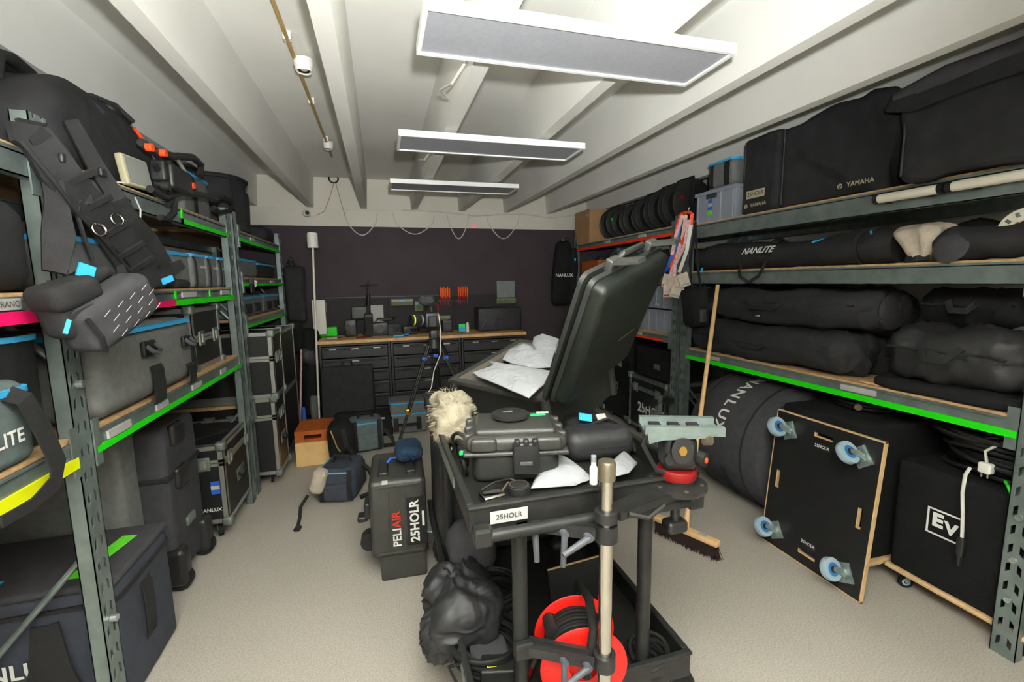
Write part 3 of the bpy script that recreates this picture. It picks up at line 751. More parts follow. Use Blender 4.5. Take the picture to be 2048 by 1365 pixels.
# trolley case
t=thing('trolley_case','dark fabric trolley case with wheels under the left shelf','case',(-1.32,2.72,0))
D=(.52,.40,.80)
MB().rb((0,0,.05+.40),(.52,.40,.80),.035,3,4,wob(.006,4,8,.01,D)).build('body','charcoal_fabric',t,smooth=60)
MB().rb((0,0,.60),(.535,.412,.035),.012,2).build('zip_seam','webbing',t,smooth=60)
for zz in (.83,.60):
    MB().rb((.265,-.06,zz-.03),(.04,.13,.11),.018,2).build('corner_guard','black_plastic',t,smooth=50)
for yy in (-.17,.15):
    c=MB().rb((.25,yy,.13),(.10,.10,.20),.03,2).build('wheel_guard','black_plastic',t,smooth=50)
    MB().cyl((.255,yy-.022,.058),(.255,yy+.022,.058),.058,n=18).build('wheel','rubber',c,smooth=40)
    MB().cyl((.255,yy-.026,.058),(.255,yy+.026,.058),.026,n=12).build('hub','worn_aluminium',c)
MB().rb((.262,0,.30),(.02,.10,.05),.008,2).build('name_badge','worn_aluminium',t,smooth=50)
flight_case('low flight case on casters with a blue sticker, on the floor beside the trolley case', -1.55,-.965,3.0,3.56,0,.60,lid=.22,wheels=.11,side=('-y','+x'),latches=((.32,),(-.32,)),txt=[('NANLUX',.03,'-y',.20,.20)])
t=bpy.context.scene.objects.get('flight_case.001'); F=fm('-y',.585,.56,.003)
MB().bx(.215,.262,.30,.38,0,.002,F).build('sticker','strap_blue',t); MB().bx(.215,.262,.328,.352,.002,.003,F).build('sticker','label_paper',t)
MB().lathe([(.0,.0),(.25,.0),(.25,.01),(0,.01)],Matrix.Translation((.0,.0,.6005)),4).build('rubber_mat','dark_steel',t)
flight_case('tall black flight case on casters, lower one of the far left stack', -1.55,-.815,3.72,4.06,0,.70,lid=.25,wheels=.10,side=('-y','+x'),latches=((-.1,),(.1,)))
flight_case('black flight case stacked on top of the tall one at the far left', -1.52,-.80,3.72,4.04,.705,1.20,lid=.40,side=('+x',),latches=((-.2,),(.2,)),handle=False)
flight_case('flight case standing behind the far left stack under the rack', -1.52,-.84,4.12,4.8,0,1.16,lid=.5,wheels=.10,side=('-y',),handle=False)
# ================================================================ camera vest hanging on the near left post
t=thing('camera_vest','black camera operator vest with pouches and metal rings hanging over the near left post','vest',(-.90,1.85,1.35))
def P(x,y,X=-.88): return tuple(at_x(x,y,X)-Vector(t.location))
NX=(.75,-.8,.1)
MB().strap([P(20,262,-.93),P(70,275,-.91),P(115,340),P(160,395),P(215,445),P(255,490),P(300,545)],[.05,.09,.10,.11,.10,.09,.10],.018,NX).build('shoulder_pad','black_fabric',t,smooth=60)
MB().strap([P(62,262,-.91),P(105,310,-.90),P(150,385,-.895),P(160,410,-.89)],[.05,.07,.07,.06],.03,NX).build('shoulder_pad','webbing',t,smooth=60)
MB().strap([P(85,275,-.90),P(112,400,-.90),P(118,470,-.895),P(108,545,-.89)],[.04,.05,.075,.05],.010,NX).build('strap','black_fabric',t)
MB().strap([P(140,240,-.93),P(190,330,-.905),P(235,400,-.865),P(262,440,-.86),P(300,480,-.86),P(330,530,-.86)],[.04,.05,.055,.06,.06,.06],.014,NX).build('strap','webbing',t)
MB().strap([P(155,410),P(205,480),P(240,530),P(245,560)],.028,.006,NX).build('strap','webbing',t)
MB().strap([P(150,270,-.93),P(180,300,-.93),P(210,345,-.93)],.02,.006,NX).build('strap','webbing',t)
MB().tube([P(160,395),P(155,430),P(170,480),P(185,520)],.006,6).build('cord','webbing',t)
for x,y in ((234,439),(198,459)):
    MB().torus(P(x,y,-.845),(1,-.5,.25),.020,.0035,20,6).build('ring','chrome',t,smooth=60,label='chrome D-ring')
for (x,y,a_) in ((150,360,.06),(185,410,.06),(225,462,.055),(262,500,.05),(285,528,.05)):
    c=Vector(P(x,y,-.868)); M_=frame(c,(0,.62,-.45),(.6,.3,.6)); MB().bx(-.010,.010,-a_,a_,-.004,.006,M_).build('webbing_bar','webbing',t)
for (x,y) in ((128,318),(205,345),(255,405),(298,470),(318,512)):
    c=Vector(P(x,y,-.868)); MB().rb(c,(.014,.035,.028),.006,2).build('buckle','black_plastic',t,smooth=50)
MB().tube([P(42,282,-.905),P(100,352,-.872),P(150,420,-.872),P(205,478,-.872),P(262,545,-.872)],.006,6).build('piping','webbing',t,smooth=60)
MB().tube([P(95,262,-.905),P(135,320,-.872),P(188,378,-.872),P(240,430,-.872),P(318,530,-.872)],.006,6).build('piping','webbing',t,smooth=60)
MB().strap([P(40,250,-.935),P(88,258,-.925),P(120,300,-.91),P(140,330,-.905)],.035,.012,NX).build('strap','webbing',t)
MB().tube([P(160,560,-.86),P(195,545,-.86),P(225,560,-.86),P(245,590,-.86)],.012,6).build('cord','webbing',t,smooth=60)
# waist belt
MB().strap([P(205,560),P(250,572),P(290,560),P(330,545),P(360,530)],[.06,.07,.07,.06,.04],.03,NX).build('waist_belt','black_fabric',t,smooth=60)
MB().strap([P(250,585,-.86),P(300,570,-.86),P(345,552,-.86)],.03,.012,NX).build('waist_strap','webbing',t)
def pouch(px,py,X,d,mtl,rot,lab=None,seed=1,nm='pouch'):
    c=Vector(P(px,py,X)); M_=Matrix.Translation(c)@Matrix.Rotation(rot[2],4,'Z')@Matrix.Rotation(rot[0],4,'X')
    return MB().rb((0,0,0),d,.035,3,4,wob(.010,8,seed,.012,d),mtx=M_).build(nm,mtl,t,smooth=70,label=lab), M_
o1,m1=pouch(140,615,-.85,(.09,.145,.155),'black_fabric',(math.radians(18),0,math.radians(-20)),seed=2)
o2,m2=pouch(178,568,-.88,(.08,.11,.085),'black_fabric',(math.radians(25),0,math.radians(-20)),seed=3)
for M_,dd in ((m1,(.09,.145,.155)),(m2,(.08,.11,.085))):
    MB().rb((dd[0]*.08,0,dd[2]*.26),(dd[0]*1.12,dd[1]*1.06,dd[2]*.5),.028,3,3,wob(.006,9,4),mtx=M_).build('pouch_flap','black_fabric',t,smooth=70)
    MB().tube([M_@Vector((dd[0]*.66,k*dd[1]*.1,dd[2]*(.02-.004*k*k))) for k in range(-5,6)],.003,5).build('seam','webbing',t,smooth=60)
d2=(.11,.29,.14)
o3,m3=pouch(222,622,-.80,d2,'charcoal_fabric',(math.radians(26),0,math.radians(-14)),'long pouch printed with small white marks',seed=5)
for i in range(4):
    for j in range(4):
        u=-.085+.055*j+(.02 if i%2 else 0); v=.040-.026*i
        text(o3,'nanlite' if False else '\u2014',.03,m3@frame((.065,u,v),(0,1,.25),(0,-.25,1)),'ink_white',name='print')
MB().strap([m3@Vector(p) for p in ((.05,-.135,.05),(.062,-.135,-.01),(.05,-.135,-.06))],.012,.008,(1,0,0)).build('pouch_trim','webbing',t)
c=Vector(P(172,543,-.835)); MB().bx(-.022,.022,-.003,.003,-.020,.020,Matrix.Translation(c)@Matrix.Rotation(math.radians(60),4,'Z')@Matrix.Rotation(.35,4,'Y')).build('tag','tag_blue',t)
c=Vector(P(335,560,-.83)); MB().bx(-.028,.028,-.003,.003,-.012,.012,Matrix.Translation(c)@Matrix.Rotation(math.radians(70),4,'Z')@Matrix.Rotation(-.3,4,'Y')).build('tag','tag_blue',t)
MB().strap([P(138,640,-.80),P(134,655,-.80),P(130,668,-.80)],.010,.004,NX).build('tag','tag_blue',t)

# ================================================================ far left corner: hung bags, poles, board, crates
t=thing('hanging_bag','black bag hanging on the end post of the far left rack','bag',(-.86,5.24,1.15))
MB().rb((0,.02,.30),(.20,.12,.60),.05,3,4,wob(.02,6,3)).build('body','black_fabric',t,smooth=70)
MB().rb((-.02,-.01,-.15),(.14,.12,.36),.05,3,4,wob(.02,6,9)).build('lower_bag','deep_black_fabric',t,smooth=70)
MB().tube([(-.03,0,.58),(-.04,-.02,.66),(-.02,-.02,.69),(.02,-.01,.60)],.010,6).build('loop','webbing',t,smooth=60)
MB().tube([(-.06,-.03,.62),(-.02,-.05,.66),(.0,-.06,.64)],.009,6).build('hook','chrome',t,smooth=60)
t=thing('garment_bundle','long bundle of black cloth bags hanging in the corner left of the workbench','bag',(-.775,5.30,.12))
D=(.20,.22,.95)
MB().rb((0,0,.475),D,.09,3,6,crease(.035,5,(0,0,1),4)).build('body','deep_black_fabric',t,smooth=70)
MB().rb((.01,-.06,.66),(.19,.14,.20),.04,3,4,wob(.03,12,4)).build('pouch','black_nylon',t,smooth=70)
MB().rb((.03,-.10,.10),(.10,.08,.26),.03,2,3,wob(.02,12,8)).build('pouch','grey_fabric',t,smooth=70)
t=thing('white_board','narrow white board standing upright in the far left corner','board',(-.66,5.36,1.0))
MB().rb((0,0,.19),(.135,.02,.38),.006,2).build('panel','white_plastic',t,smooth=50); MB().bx(-.07,.07,.011,.02,-.0,.38).build('backing','dark_steel',t)
pb=at_z(646,850,0); ph=at_y(625,482,5.02)
t=thing('pole_stand','thin white pole with a cylindrical head standing left of the workbench','stand',(pb.x,5.0,0))
top=Vector((ph.x-pb.x,.02,ph.z))
MB().tube([(0,0,0),(top.x*.55,0,top.z*.55),top],.011,8).build('pole','tube_white',t,smooth=60)
MB().cyl(top+Vector((0,0,-.07)),top+Vector((0,0,.07)),.052,n=20).build('head','white_plastic',t,smooth=40)
MB().cyl(top+Vector((0,0,.07)),top+Vector((0,0,.078)),.044,n=20).build('head_cap','lamp_frame',t,smooth=40)
p0=at_z(617,835,0); p1=at_y(602,700,5.1)
o=MB().tube([(p0.x,5.05,.0),(p1.x,5.12,p1.z)],.011,8).build('broom_pole','strap_pink',None,smooth=60); tag(o,'thin pinkish pole leaning in the far left corner','pole')
p0=at_y(608,830,4.95); p1=at_y(607,792,4.95)
o=MB().rb((p0.x,4.95,.15),(.035,.05,.30),.01,2).build('blue_tarp','strap_blue'); tag(o,'narrow blue folded tarpaulin standing beside the pinkish pole','tarpaulin')
t=thing('carton','light cardboard carton on the floor under the orange wooden box','box',(-.63,4.24,0))
MB().bx(-.135,.135,-.17,.17,0,.205).build('body','carton_light',t); MB().bx(-.14,-.06,-.1705,.1705,.0,.001).build('tape','label_paper',t)
t=thing('wooden_box','orange-brown wooden box with a handle slot on top of the light carton','box',(-.625,4.27,.206))
b=MB(); sx,sy,sz=.285,.36,.085
b.bx(-sx/2,sx/2,-sy/2,-sy/2+.012,0,.025).bx(-sx/2,sx/2,-sy/2,-sy/2+.012,.06,sz).bx(-sx/2,-.07,-sy/2,-sy/2+.012,.025,.06).bx(.07,sx/2,-sy/2,-sy/2+.012,.025,.06)
b.build('front_panel','wood_orange',t)
MB().bx(-sx/2,sx/2,-sy/2,sy/2,sz,sz+.012).build('lid','wood_orange',t)
for s in (-1,1): MB().bx(*sorted((s*sx/2,s*(sx/2-.012))),-sy/2+.012,sy/2,0,sz).build('side_panel','wood_orange',t)
MB().bx(-sx/2+.012,sx/2-.012,sy/2-.012,sy/2,0,sz).build('back_panel','wood_orange',t); MB().bx(-sx/2+.012,sx/2-.012,-sy/2+.012,sy/2-.012,0,.008).build('base','wood_orange',t)
# ---- bags on the floor
def shoulder_bag(lab,c,d,rz,fab,zipw=True,straps=True,seed=1):
    t=thing('camera_bag',lab,'bag',c,rz)
    MB().rb((0,0,d[2]/2),d,.05,3,4,wob(.012,7,seed,.01,d)).build('body',fab,t,smooth=70)
    if zipw:
        pts=[(x*.97,y*.97,d[2]*.90) for x,y in rrect(d[0],d[1],.06,3)]
        MB().tube(pts[:14],.006,6).build('zip','zip_blue',t,smooth=60)
    MB().rb((0,-d[1]/2-.012,d[2]*.34),(d[0]*.62,.05,d[2]*.5),.02,2,3,wob(.006,9,seed)).build('front_pocket',fab,t,smooth=70)
    for s in (-1,1): MB().strap([(s*d[0]*.36,-d[1]/2-.012,.02),(s*d[0]*.36,-d[1]/2-.03,d[2]*.5),(s*d[0]*.36,-d[1]/2+.0,d[2]*1.0)],.035,.006,(0,-1,0)).build('strap','webbing',t)
    MB().tube([(-.07,0,d[2]*.98),(-.05,0,d[2]+.045),(.05,0,d[2]+.045),(.07,0,d[2]*.98)],.012,6).build('carry_handle','webbing',t,smooth=60)
    return t
t=shoulder_bag('grey camera bag with blue zip on the floor, farther of two by the tripod',(-.20,4.36,0),(.30,.24,.30),math.radians(8),'teal_fabric',seed=3)
MB().tube([(.15,-.02,.18),(.22,-.08,.10),(.24,-.10,.03),(.15,-.06,.02)],.02,6).build('shoulder_strap','webbing',t,smooth=60)
t=shoulder_bag('dark grey camera bag with white pouch on the floor nearest the tripod foot',(-.34,3.45,0),(.27,.33,.24),math.radians(-12),'navy_fabric',seed=6)
MB().rb((-.15,-.17,.14),(.10,.12,.17),.04,3,4,wob(.012,12,3),mtx=Matrix.Rotation(.25,4,'Y')).build('white_pouch','rag',t,smooth=70,label='crumpled white cloth pouch')
MB().strap([(-.17,-.24,.10),(-.20,-.30,.05),(-.185,-.36,.008),(-.16,-.45,.006),(-.14,-.50,.006)],.022,.005,(0,-.2,1)).build('shoulder_strap','webbing',t)
MB().rb((-.14,-.515,.012),(.04,.05,.02),.008,2).build('buckle','black_plastic',t,smooth=50)
MB().tube([(.13,.05,.20),(.20,.0,.16),(.24,-.04,.08),(.22,-.08,.02),(.15,-.12,.012)],.018,6).build('shoulder_strap','webbing',t,smooth=60)
MB().tube([(.05,.16,.22),(-.02,.25,.25),(-.10,.30,.18)],.02,6).build('shoulder_strap','webbing',t,smooth=60)
t=thing('black_rucksack','slumped black rucksack between the orange box and the grey camera bag','bag',(-.39,4.02,0))
MB().rb((0,0,.19),(.20,.30,.38),.07,3,5,crease(.03,6,(0,.2,1),2)).build('body','deep_black_fabric',t,smooth=70)
MB().tube([(-.06,-.17,.36),(-.02,-.18,.22),(.03,-.17,.12),(.05,-.16,.03)],.006,5).build('cord','pipe_ochre',t); MB().strap([(.03,-.16,.36),(.06,-.19,.2),(.04,-.18,.03)],.035,.006,(0,-1,0)).build('strap','webbing',t)
t=soft_case('low grey case with blue zips on the floor against the workbench', .03,.40,4.66,4.95,0,.34,'grey_fabric','-y',r=.03,zipz=.60,straps=((-.13,.03,.17,.05),(.10,.03,.17,.05)))
MB().prism(rrect(.385,.305,.034),.012,Matrix.Translation((0,0,.316))).build('zip','zip_blue',t,smooth=40); MB().box((-.01,-.165,.10),(.2,.03,.02)).build('carry_handle','webbing',t)
# ---- flat black panel and heap against the workbench
t=thing('flat_case','large flat black panel bag leaning against the workbench drawers','bag',(-.38,4.88,0))
T_=frame((0,0,.05),(1,0,0),(.05,.16,1))
MB().rb((0,.33,0),(.52,.66,.05),.02,2,3,wob(.006,5,2),mtx=T_).build('body','black_fabric',t,smooth=60)
MB().tube([T_@Vector((.255,.05,-.02)),T_@Vector((.262,.35,-.025)),T_@Vector((.255,.62,-.02))],.007,6).build('piping','dark_steel',t,smooth=60)
MB().tube([T_@Vector(q) for q in ((-.05,.66,0),(-.04,.70,-.01),(.04,.70,-.01),(.05,.66,0))],.012,6).build('carry_handle','webbing',t,smooth=60)
def heap(name,lab,cat,c,d,m,seed,amp=.04,parts=()):
    t=thing(name,lab,cat,c)
    MB().rb((0,0,d[2]/2),d,min(d)*.4,4,6,crease(amp,6,(1,.4,.2),seed)).build('body',m,t,smooth=70)
    return t
t=heap('equipment_bag','low heap of black bags in front of the workbench drawers','bag',(-.22,4.72,0),(.60,.18,.26),'deep_black_fabric',5,.03)
for x,z in ((.16,.20),(.06,.13),(.19,.06)): MB().rb((x,-.105,z),(.07,.01,.02),.004,1).build('name_badge','label_paper',t)

# ================================================================ workbench
BX0,BX1=-.655,1.61
o=MB().rb(((BX0+BX1)/2,5.285,.947),(BX1-BX0,.60,.035),.006,1).build('worktop','bench_wood'); tag(o,'long wooden worktop of the workbench along the purple wall','worktop')
cabs=((-.645,.068,'leftmost'),(.078,.838,'middle'),(.848,1.60,'rightmost'))
for a,b,lab in cabs:
    W=b-a
    t=thing('drawer_cabinet',lab+' black steel drawer cabinet under the wooden worktop','cabinet',((a+b)/2,5.29,0),group='workbench drawer cabinets')
    MB().bx(-W/2,-W/2+.02,-.27,.28,0,.925).bx(W/2-.02,W/2,-.27,.28,0,.925).bx(-W/2+.02,W/2-.02,-.24,.28,0,.06).bx(-W/2+.02,W/2-.02,-.27,.28,.905,.925).bx(-W/2+.02,W/2-.02,.26,.28,.06,.905).build('body','bench_black',t)
    zs=[.07,.235,.40,.555,.70,.80,.90]
    zs=[.07,.22,.37,.505,.64,.77,.90]
    first=None
    for k in range(6):
        z0,z1=zs[k],zs[k+1]
        d=MB().rb((0,-.272,(z0+z1)/2),(W-.05,.022,z1-z0-.010),.005,1).bx(-W/2+.035,W/2-.035,-.26,.20,z0+.01,z1-.03).build('drawer','bench_black',t)
        MB().rb((0,-.290,z1-.028),(W-.10,.022,.016),.006,2).build('handle','dark_steel',d,smooth=50)
        for u in ((-.22,0,.22) if k==5 else (0,)):
            MB().bx(u-.035,u+.035,-.3025,-.3005,z1-.034,z1-.022).build('name_plate','aluminium',d)
# ---- pegboard and things on it
for k,(a,b) in enumerate(((-.70,.075),(.085,.86),(.87,1.66))):
    o=thing('tool_board',('left','middle','right')[k]+' dark perforated tool board on the purple wall over the worktop','tool board',((a+b)/2,5.575,.97),group='tool boards above the workbench')
    MB().rb((0,0,.215),(b-a,.02,.43),.004,1).build('panel','peg_black',o)
    MB().bx(-(b-a)/2,(b-a)/2,-.016,-.01,.415,.43).build('rim','dark_steel',o)
def binbox(px0,py0,px1,py1,lab,Y=5.50,m='bin_olive',tag_=True,nm='tool_bin',cat='bin'):
    a=at_y(px0,py1,Y); b=at_y(px1,py0,Y)
    t=thing(nm,lab,cat,((a.x+b.x)/2,Y+.035,a.z)); W,H=b.x-a.x,b.z-a.z
    MB().prism([(-.035,0),(.028,0),(.028,H),(-.05,H),(-.052,H*.6)],W,Matrix(((0,0,1,-W/2),(1,0,0,0),(0,1,0,0),(0,0,0,1)))).build('tray',m,t)
    MB().bx(-W/2-.002,W/2+.002,-.054,-.04,H-.01,H+.002).build('rim','dark_steel',t)
    if tag_: MB().bx(-.025,.025,-.056,-.0525,H*.55,H*.55+.014).build('tag','tag_blue',t)
    return t
binbox(637,604,653,626,'small olive bin with a blue tag at the left end of the tool board')
binbox(783,597,826,612,'wide olive bin with a blue tag in the middle of the tool board')
binbox(830,602,846,623,'small tall olive bin beside the wide one on the tool board')
binbox(876,630,900,643,'olive bin below the orange screwdrivers',tag_=False)
binbox(993,595,1031,608,'olive bin under the pale paper at the right end of the tool board',tag_=False)
def sheet(px0,py0,px1,py1,lab,Y,m='label_paper',nm='paper_sheet',cat='paper'):
    a=at_y(px0,py1,Y); b=at_y(px1,py0,Y)
    o=MB().box(((a.x+b.x)/2,Y,(a.z+b.z)/2),(b.x-a.x,.006,b.z-a.z)).build(nm,m); tag(o,lab,cat); return o
sheet(994,562,1029,597,'pale grey paper pad standing at the right end of the tool board',5.53,'plate_grey')
sheet(743,610,766,645,'white paper pinned to the left tool board',5.555)
for g,(x0,n) in enumerate(((881,6),(917,6))):
    for k in range(n):
        p=at_y(x0+3.6*k,590+(k%2)*2-g*2,5.52)
        t=thing('screwdriver',('first','second','third','fourth','fifth','sixth')[k]+' orange screwdriver from the left in the '+('left' if g==0 else 'right')+' cluster','screwdriver',(p.x,5.52,p.z-.02),group='screwdrivers in the %s cluster'%('left' if g==0 else 'right'))
        MB().lathe([(0,.0),(.010,.0),(.009,.03),(.012,.06),(.011,.10),(.007,.115),(0,.118)],n=8).build('handle','screw_orange',t,smooth=50)
        MB().cyl((0,0,-.03),(0,0,0),.010,n=8).build('collar','screw_red',t)
        MB().cyl((0,0,-.10),(0,0,-.03),.004,n=6).build('shaft','screw_red',t)
    pa=at_y(x0+9,600,5.53); o=MB().box((pa.x,5.545,pa.z-.015),(.20,.05,.02)).build('tool_rail','dark_steel'); tag(o,('left' if g==0 else 'right')+' dark rail holding a cluster of orange screwdrivers','rail')
def deskbox(px0,py0,px1,py1,lab,Y,dep,m,nm,cat,r=.012,extra=None):
    a=at_y(px0,py1,Y); b=at_y(px1,py0,Y); zb=.966 if a.z<1.05 else a.z
    t=thing(nm,lab,cat,((a.x+b.x)/2,Y+dep/2,zb)); W,H=b.x-a.x,b.z-zb
    MB().rb((0,0,H/2),(W,dep,H),r,2).build('body',m,t,smooth=50)
    if extra: extra(t,W,dep,H)
    return t
def scr(m): return lambda t,W,d,H: MB().bx(-W*.42,W*.42,-d/2-.002,-d/2+.001,H*.15,H*.85).build('screen',m,t)
def knobs(t,W,d,H):
    MB().cyl((-W*.25,-d/2,H*.55),(-W*.25,-d/2-.012,H*.55),H*.18,n=12).build('dial','dark_steel',t); MB().bx(0,W*.4,-d/2-.002,-d/2,H*.3,H*.7).build('display','lens_glass',t)
def lensx(t,W,d,H):
    MB().cyl((0,-d/2-.06,H*.55),(0,-d/2,H*.55),H*.3,n=16).build('lens','lens_glass',t,smooth=40); MB().tube([(-W*.3,0,H),(-W*.2,0,H+.03),(W*.2,0,H+.03),(W*.3,0,H)],.008,6).build('top_handle','dark_steel',t)
deskbox(638,654,674,661,'long bright green strip box at the left end of the worktop',5.42,.05,'tape_green','marker_strip','box')
deskbox(690,640,712,664,'black charger standing on the left of the worktop',5.30,.12,'black_plastic','charger','charger',extra=knobs)
deskbox(730,628,745,668,'tall dark speaker on the left of the worktop',5.28,.12,'dark_steel','speaker','speaker',extra=scr('black_fabric'))
deskbox(745,645,776,668,'dark camera body on the worktop near the pinned paper',5.28,.12,'black_plastic','camera','camera',extra=lensx)
deskbox(776,648,800,672,'grey meter box on the worktop left of the tripod',5.22,.10,'charcoal_fabric','meter','meter',extra=knobs)
deskbox(806,652,835,671,'black battery charger on the worktop behind the tripod camera',5.25,.12,'black_plastic','charger','charger',extra=knobs)
deskbox(886,640,905,668,'black monitor box on the worktop right of the tripod',5.28,.10,'black_plastic','monitor','monitor',extra=scr('lens_glass'))
deskbox(957,614,1043,664,'large black closed case at the right end of the worktop',5.20,.25,'black_nylon','equipment_case','case',r=.02,extra=lambda t,W,d,H: MB().box((0,-d/2-.006,H*.5),(.09,.012,.03)).build('latch','dark_steel',t))
deskbox(703,613,734,640,'small dark monitor on an arm above the left of the worktop',5.45,.04,'black_plastic','monitor','monitor',extra=scr('lens_glass'))
t=thing('microphone_arm','thin black arm with cross pieces rising over the left tool board','stand',(at_y(733,640,5.47).x,5.47,.966))
p=at_y(736,562,5.47)-Vector(t.location); q=at_y(720,572,5.47)-Vector(t.location); r_=at_y(756,570,5.47)-Vector(t.location)
MB().tube([(0,0,0),(0,0,p.z*.55),p],.008,6).build('mast','dark_steel',t,smooth=60); MB().tube([q,(p.x,0,q.z+.005),r_],.007,6).build('cross_bar','dark_steel',t); MB().cyl((0,0,0),(0,0,.02),.05,n=16).build('foot','dark_steel',t)
MB().cyl((p.x*.8,0,p.z*.55),(p.x*.8,0,p.z*.75),.02,n=10).build('joint','dark_steel',t)
deskbox(760,636,786,642,'black drone lying on the shelf of the left tool board',5.48,.08,'black_plastic','drone','drone',extra=lambda t,W,d,H: [MB().tube([(0,0,H/2),(s*W*.7,e*.05,H)],.008,6).build('arm','dark_steel',t) for s in (-1,1) for e in (-1,1)])
t=deskbox(917,647,931,658,'tiny gadget with green and blue screen on the worktop',5.20,.03,'black_plastic','gadget','gadget',extra=lambda t,W,d,H: (MB().bx(-W*.45,W*.45,-d/2-.003,-d/2,H*.5,H*.95).build('screen','led_green',t),MB().bx(-W*.45,W*.45,-d/2-.003,-d/2,H*.1,H*.5).build('screen','tag_blue',t)))
t=thing('spray_can','slim white spray can next to the gadget on the worktop','can',(at_y(935,655,5.2).x,5.2,.966))
MB().lathe([(0,0),(.018,0),(.018,.10),(.012,.115),(0,.115)],n=14).build('body','white_plastic',t,smooth=40); MB().cyl((0,0,.115),(0,0,.14),.008,n=8).build('cap','ring_red',t)
deskbox(838,655,868,668,'dark lens case on the worktop behind the tripod',5.35,.1,'black_fabric','lens_case','case')
for k,(x,m,lab) in enumerate(((797,'tag_blue','flat blue tool lying on the worktop edge'),(722,'ring_red','flat red tool lying on the worktop'),(662,'label_paper','pale roll of tape lying at the left end of the worktop'),(812,'tag_blue','second flat blue tool on the worktop near the meter'))):
    p=at_y(x,672,5.10); t=thing('hand_tool',lab,'tool',(p.x,5.10+.03*k,.965),rz=.3*k)
    MB().rb((0,0,.009),(.11,.03,.018),.007,2).build('grip',m,t,smooth=50); MB().rb((.08,0,.008),(.06,.015,.012),.004,1).build('blade','dark_steel',t)
# ================================================================ tripod with camera
A=Vector((.40,3.72,1.04))
t=thing('tripod','black camera tripod with spread legs in front of the workbench','tripod',(A.x,A.y,0))
feet=((-.02,3.56,0),(.87,3.52,0),(.52,4.30,0))
for k,f_ in enumerate(feet):
    f_=Vector(f_)-Vector((A.x,A.y,0)); a=Vector((0,0,A.z))+Vector((f_.x,f_.y,0)).normalized()*.05
    mid=a.lerp(f_,.5)
    off=Vector((0,0,1)).cross(f_-a).normalized()*.014
    l=MB().cyl(a+off,mid+off,.011,n=8).cyl(a-off,mid-off,.011,n=8).build('leg','dark_steel',t,smooth=50)
    MB().cyl(a.lerp(f_,.42),f_+Vector((0,0,.02)),.012,n=8).build('lower_section','black_plastic',l,smooth=50)
    MB().rb(mid,(.05,.04,.05),.01,1).build('leg_lock','brass' if k<2 else 'dark_steel',l); MB().rb(a.lerp(f_,.1),(.045,.045,.03),.008,1).build('leg_joint','strap_blue',l)
    MB().rb(f_+Vector((0,0,.012)),(.05,.05,.024),.01,2).build('foot','rubber',l,smooth=50)
MB().cyl((0,0,A.z-.02),(0,0,A.z+.05),.06,.05,n=16).build('bowl','dark_steel',t,smooth=40)
MB().rb((0,0,A.z+.09),(.07,.09,.08),.015,2).build('pan_head','black_plastic',t,smooth=50)
MB().tube([(.03,.02,A.z+.08),(.10,.1,A.z-.05),(.14,.16,A.z-.15)],.009,6).build('pan_bar','dark_steel',t,smooth=50)
B_=(.385,3.70,1.182)
t=thing('camera','cinema camera with fluffy microphone and yellow ringed lens on the tripod','camera',B_)
MB().rb((0,0,.07),(.11,.15,.12),.012,2).build('body','black_plastic',t,smooth=50)
l=MB().cyl((-.055,-.02,.07),(-.17,-.06,.075),.036,.040,n=20).build('lens','lens_glass',t,smooth=40); MB().cyl((-.14,-.05,.073),(-.150,-.053,.0735),.042,n=20).build('ring','tape_yellow',l,smooth=40); MB().cyl((-.075,-.027,.071),(-.088,-.031,.0715),.041,n=20).build('ring','aluminium',l,smooth=40)
MB().tube([(0,-.06,.13),(0,-.05,.17),(0,.05,.17),(0,.06,.13)],.010,6).build('top_handle','dark_steel',t,smooth=50)
MB().rb((-.03,0,.225),(.13,.075,.075),.036,4,5,wob(.012,40,3)).build('wind_muff','charcoal_fabric',t,smooth=80,label='grey fluffy microphone wind cover')
MB().tube([(.02,0,.2),(.055,-.02,.19),(.05,-.05,.13),(.035,-.07,.09)],.005,6).build('cable','ring_red',t,smooth=50)
pts=[(.05,-.07,.12),(.062,-.08,-.02),(.052,-.10,-.2)]+[tuple(at_y(x,y,3.45)-Vector(B_)) for x,y in ((868,742),(863,775),(851,795))]
MB().tube(pts,.004,6).build('cable','cable_white',t,smooth=50)
MB().rb((.0,-.09,.06),(.07,.03,.09),.008,1).build('battery','dark_steel',t)
# ================================================================ standing hard case beside the cart
t=thing('hard_case','black wheeled hard case standing upright on the floor left of the cart','case',(.038,2.47,0),rz=math.radians(-2))
MB().rb((0,0,.35),(.285,.42,.42),.03,3).build('body','case_plastic',t,smooth=50)
MB().rb((.015,0,.075),(.235,.37,.15),.012,2).build('base_block','case_plastic',t,smooth=50)
for z in (.17,.53): MB().rb((0,-.211,z),(.22,.008,.012),.003,1).build('rib','case_plastic',t)
for x in (-.05,.03): MB().rb((x,-.210,.35),(.012,.008,.30),.003,1).build('rib','case_plastic',t)
for x in (-.07,.07): MB().rb((x,-.05,.565),(.05,.20,.03),.008,2).build('latch','black_plastic',t,smooth=50)
MB().rb((-.155,-.10,.38),(.035,.10,.09),.012,2).build('latch','black_plastic',t,smooth=50); MB().rb((-.185,-.10,.33),(.05,.07,.03),.01,2).build('pull_handle','black_plastic',t,smooth=50)
MB().cyl((-.150,-.15,.21),(-.150,-.09,.21),.05,n=16).build('wheel','rubber',t,smooth=40); MB().box((-.06,-.2125,.555),(.03,.006,.02)).build('logo_plate','label_paper',t)
F=frame((-.010,-.2165,.30),(0,0,1),(-1,0,0))
text(t,'PELI',.058,F@Matrix.Translation((-.045,0,0)),'ink_white',bold=.02); text(t,'AIR',.058,F@Matrix.Translation((.052,0,0)),'ink_red',bold=.02)
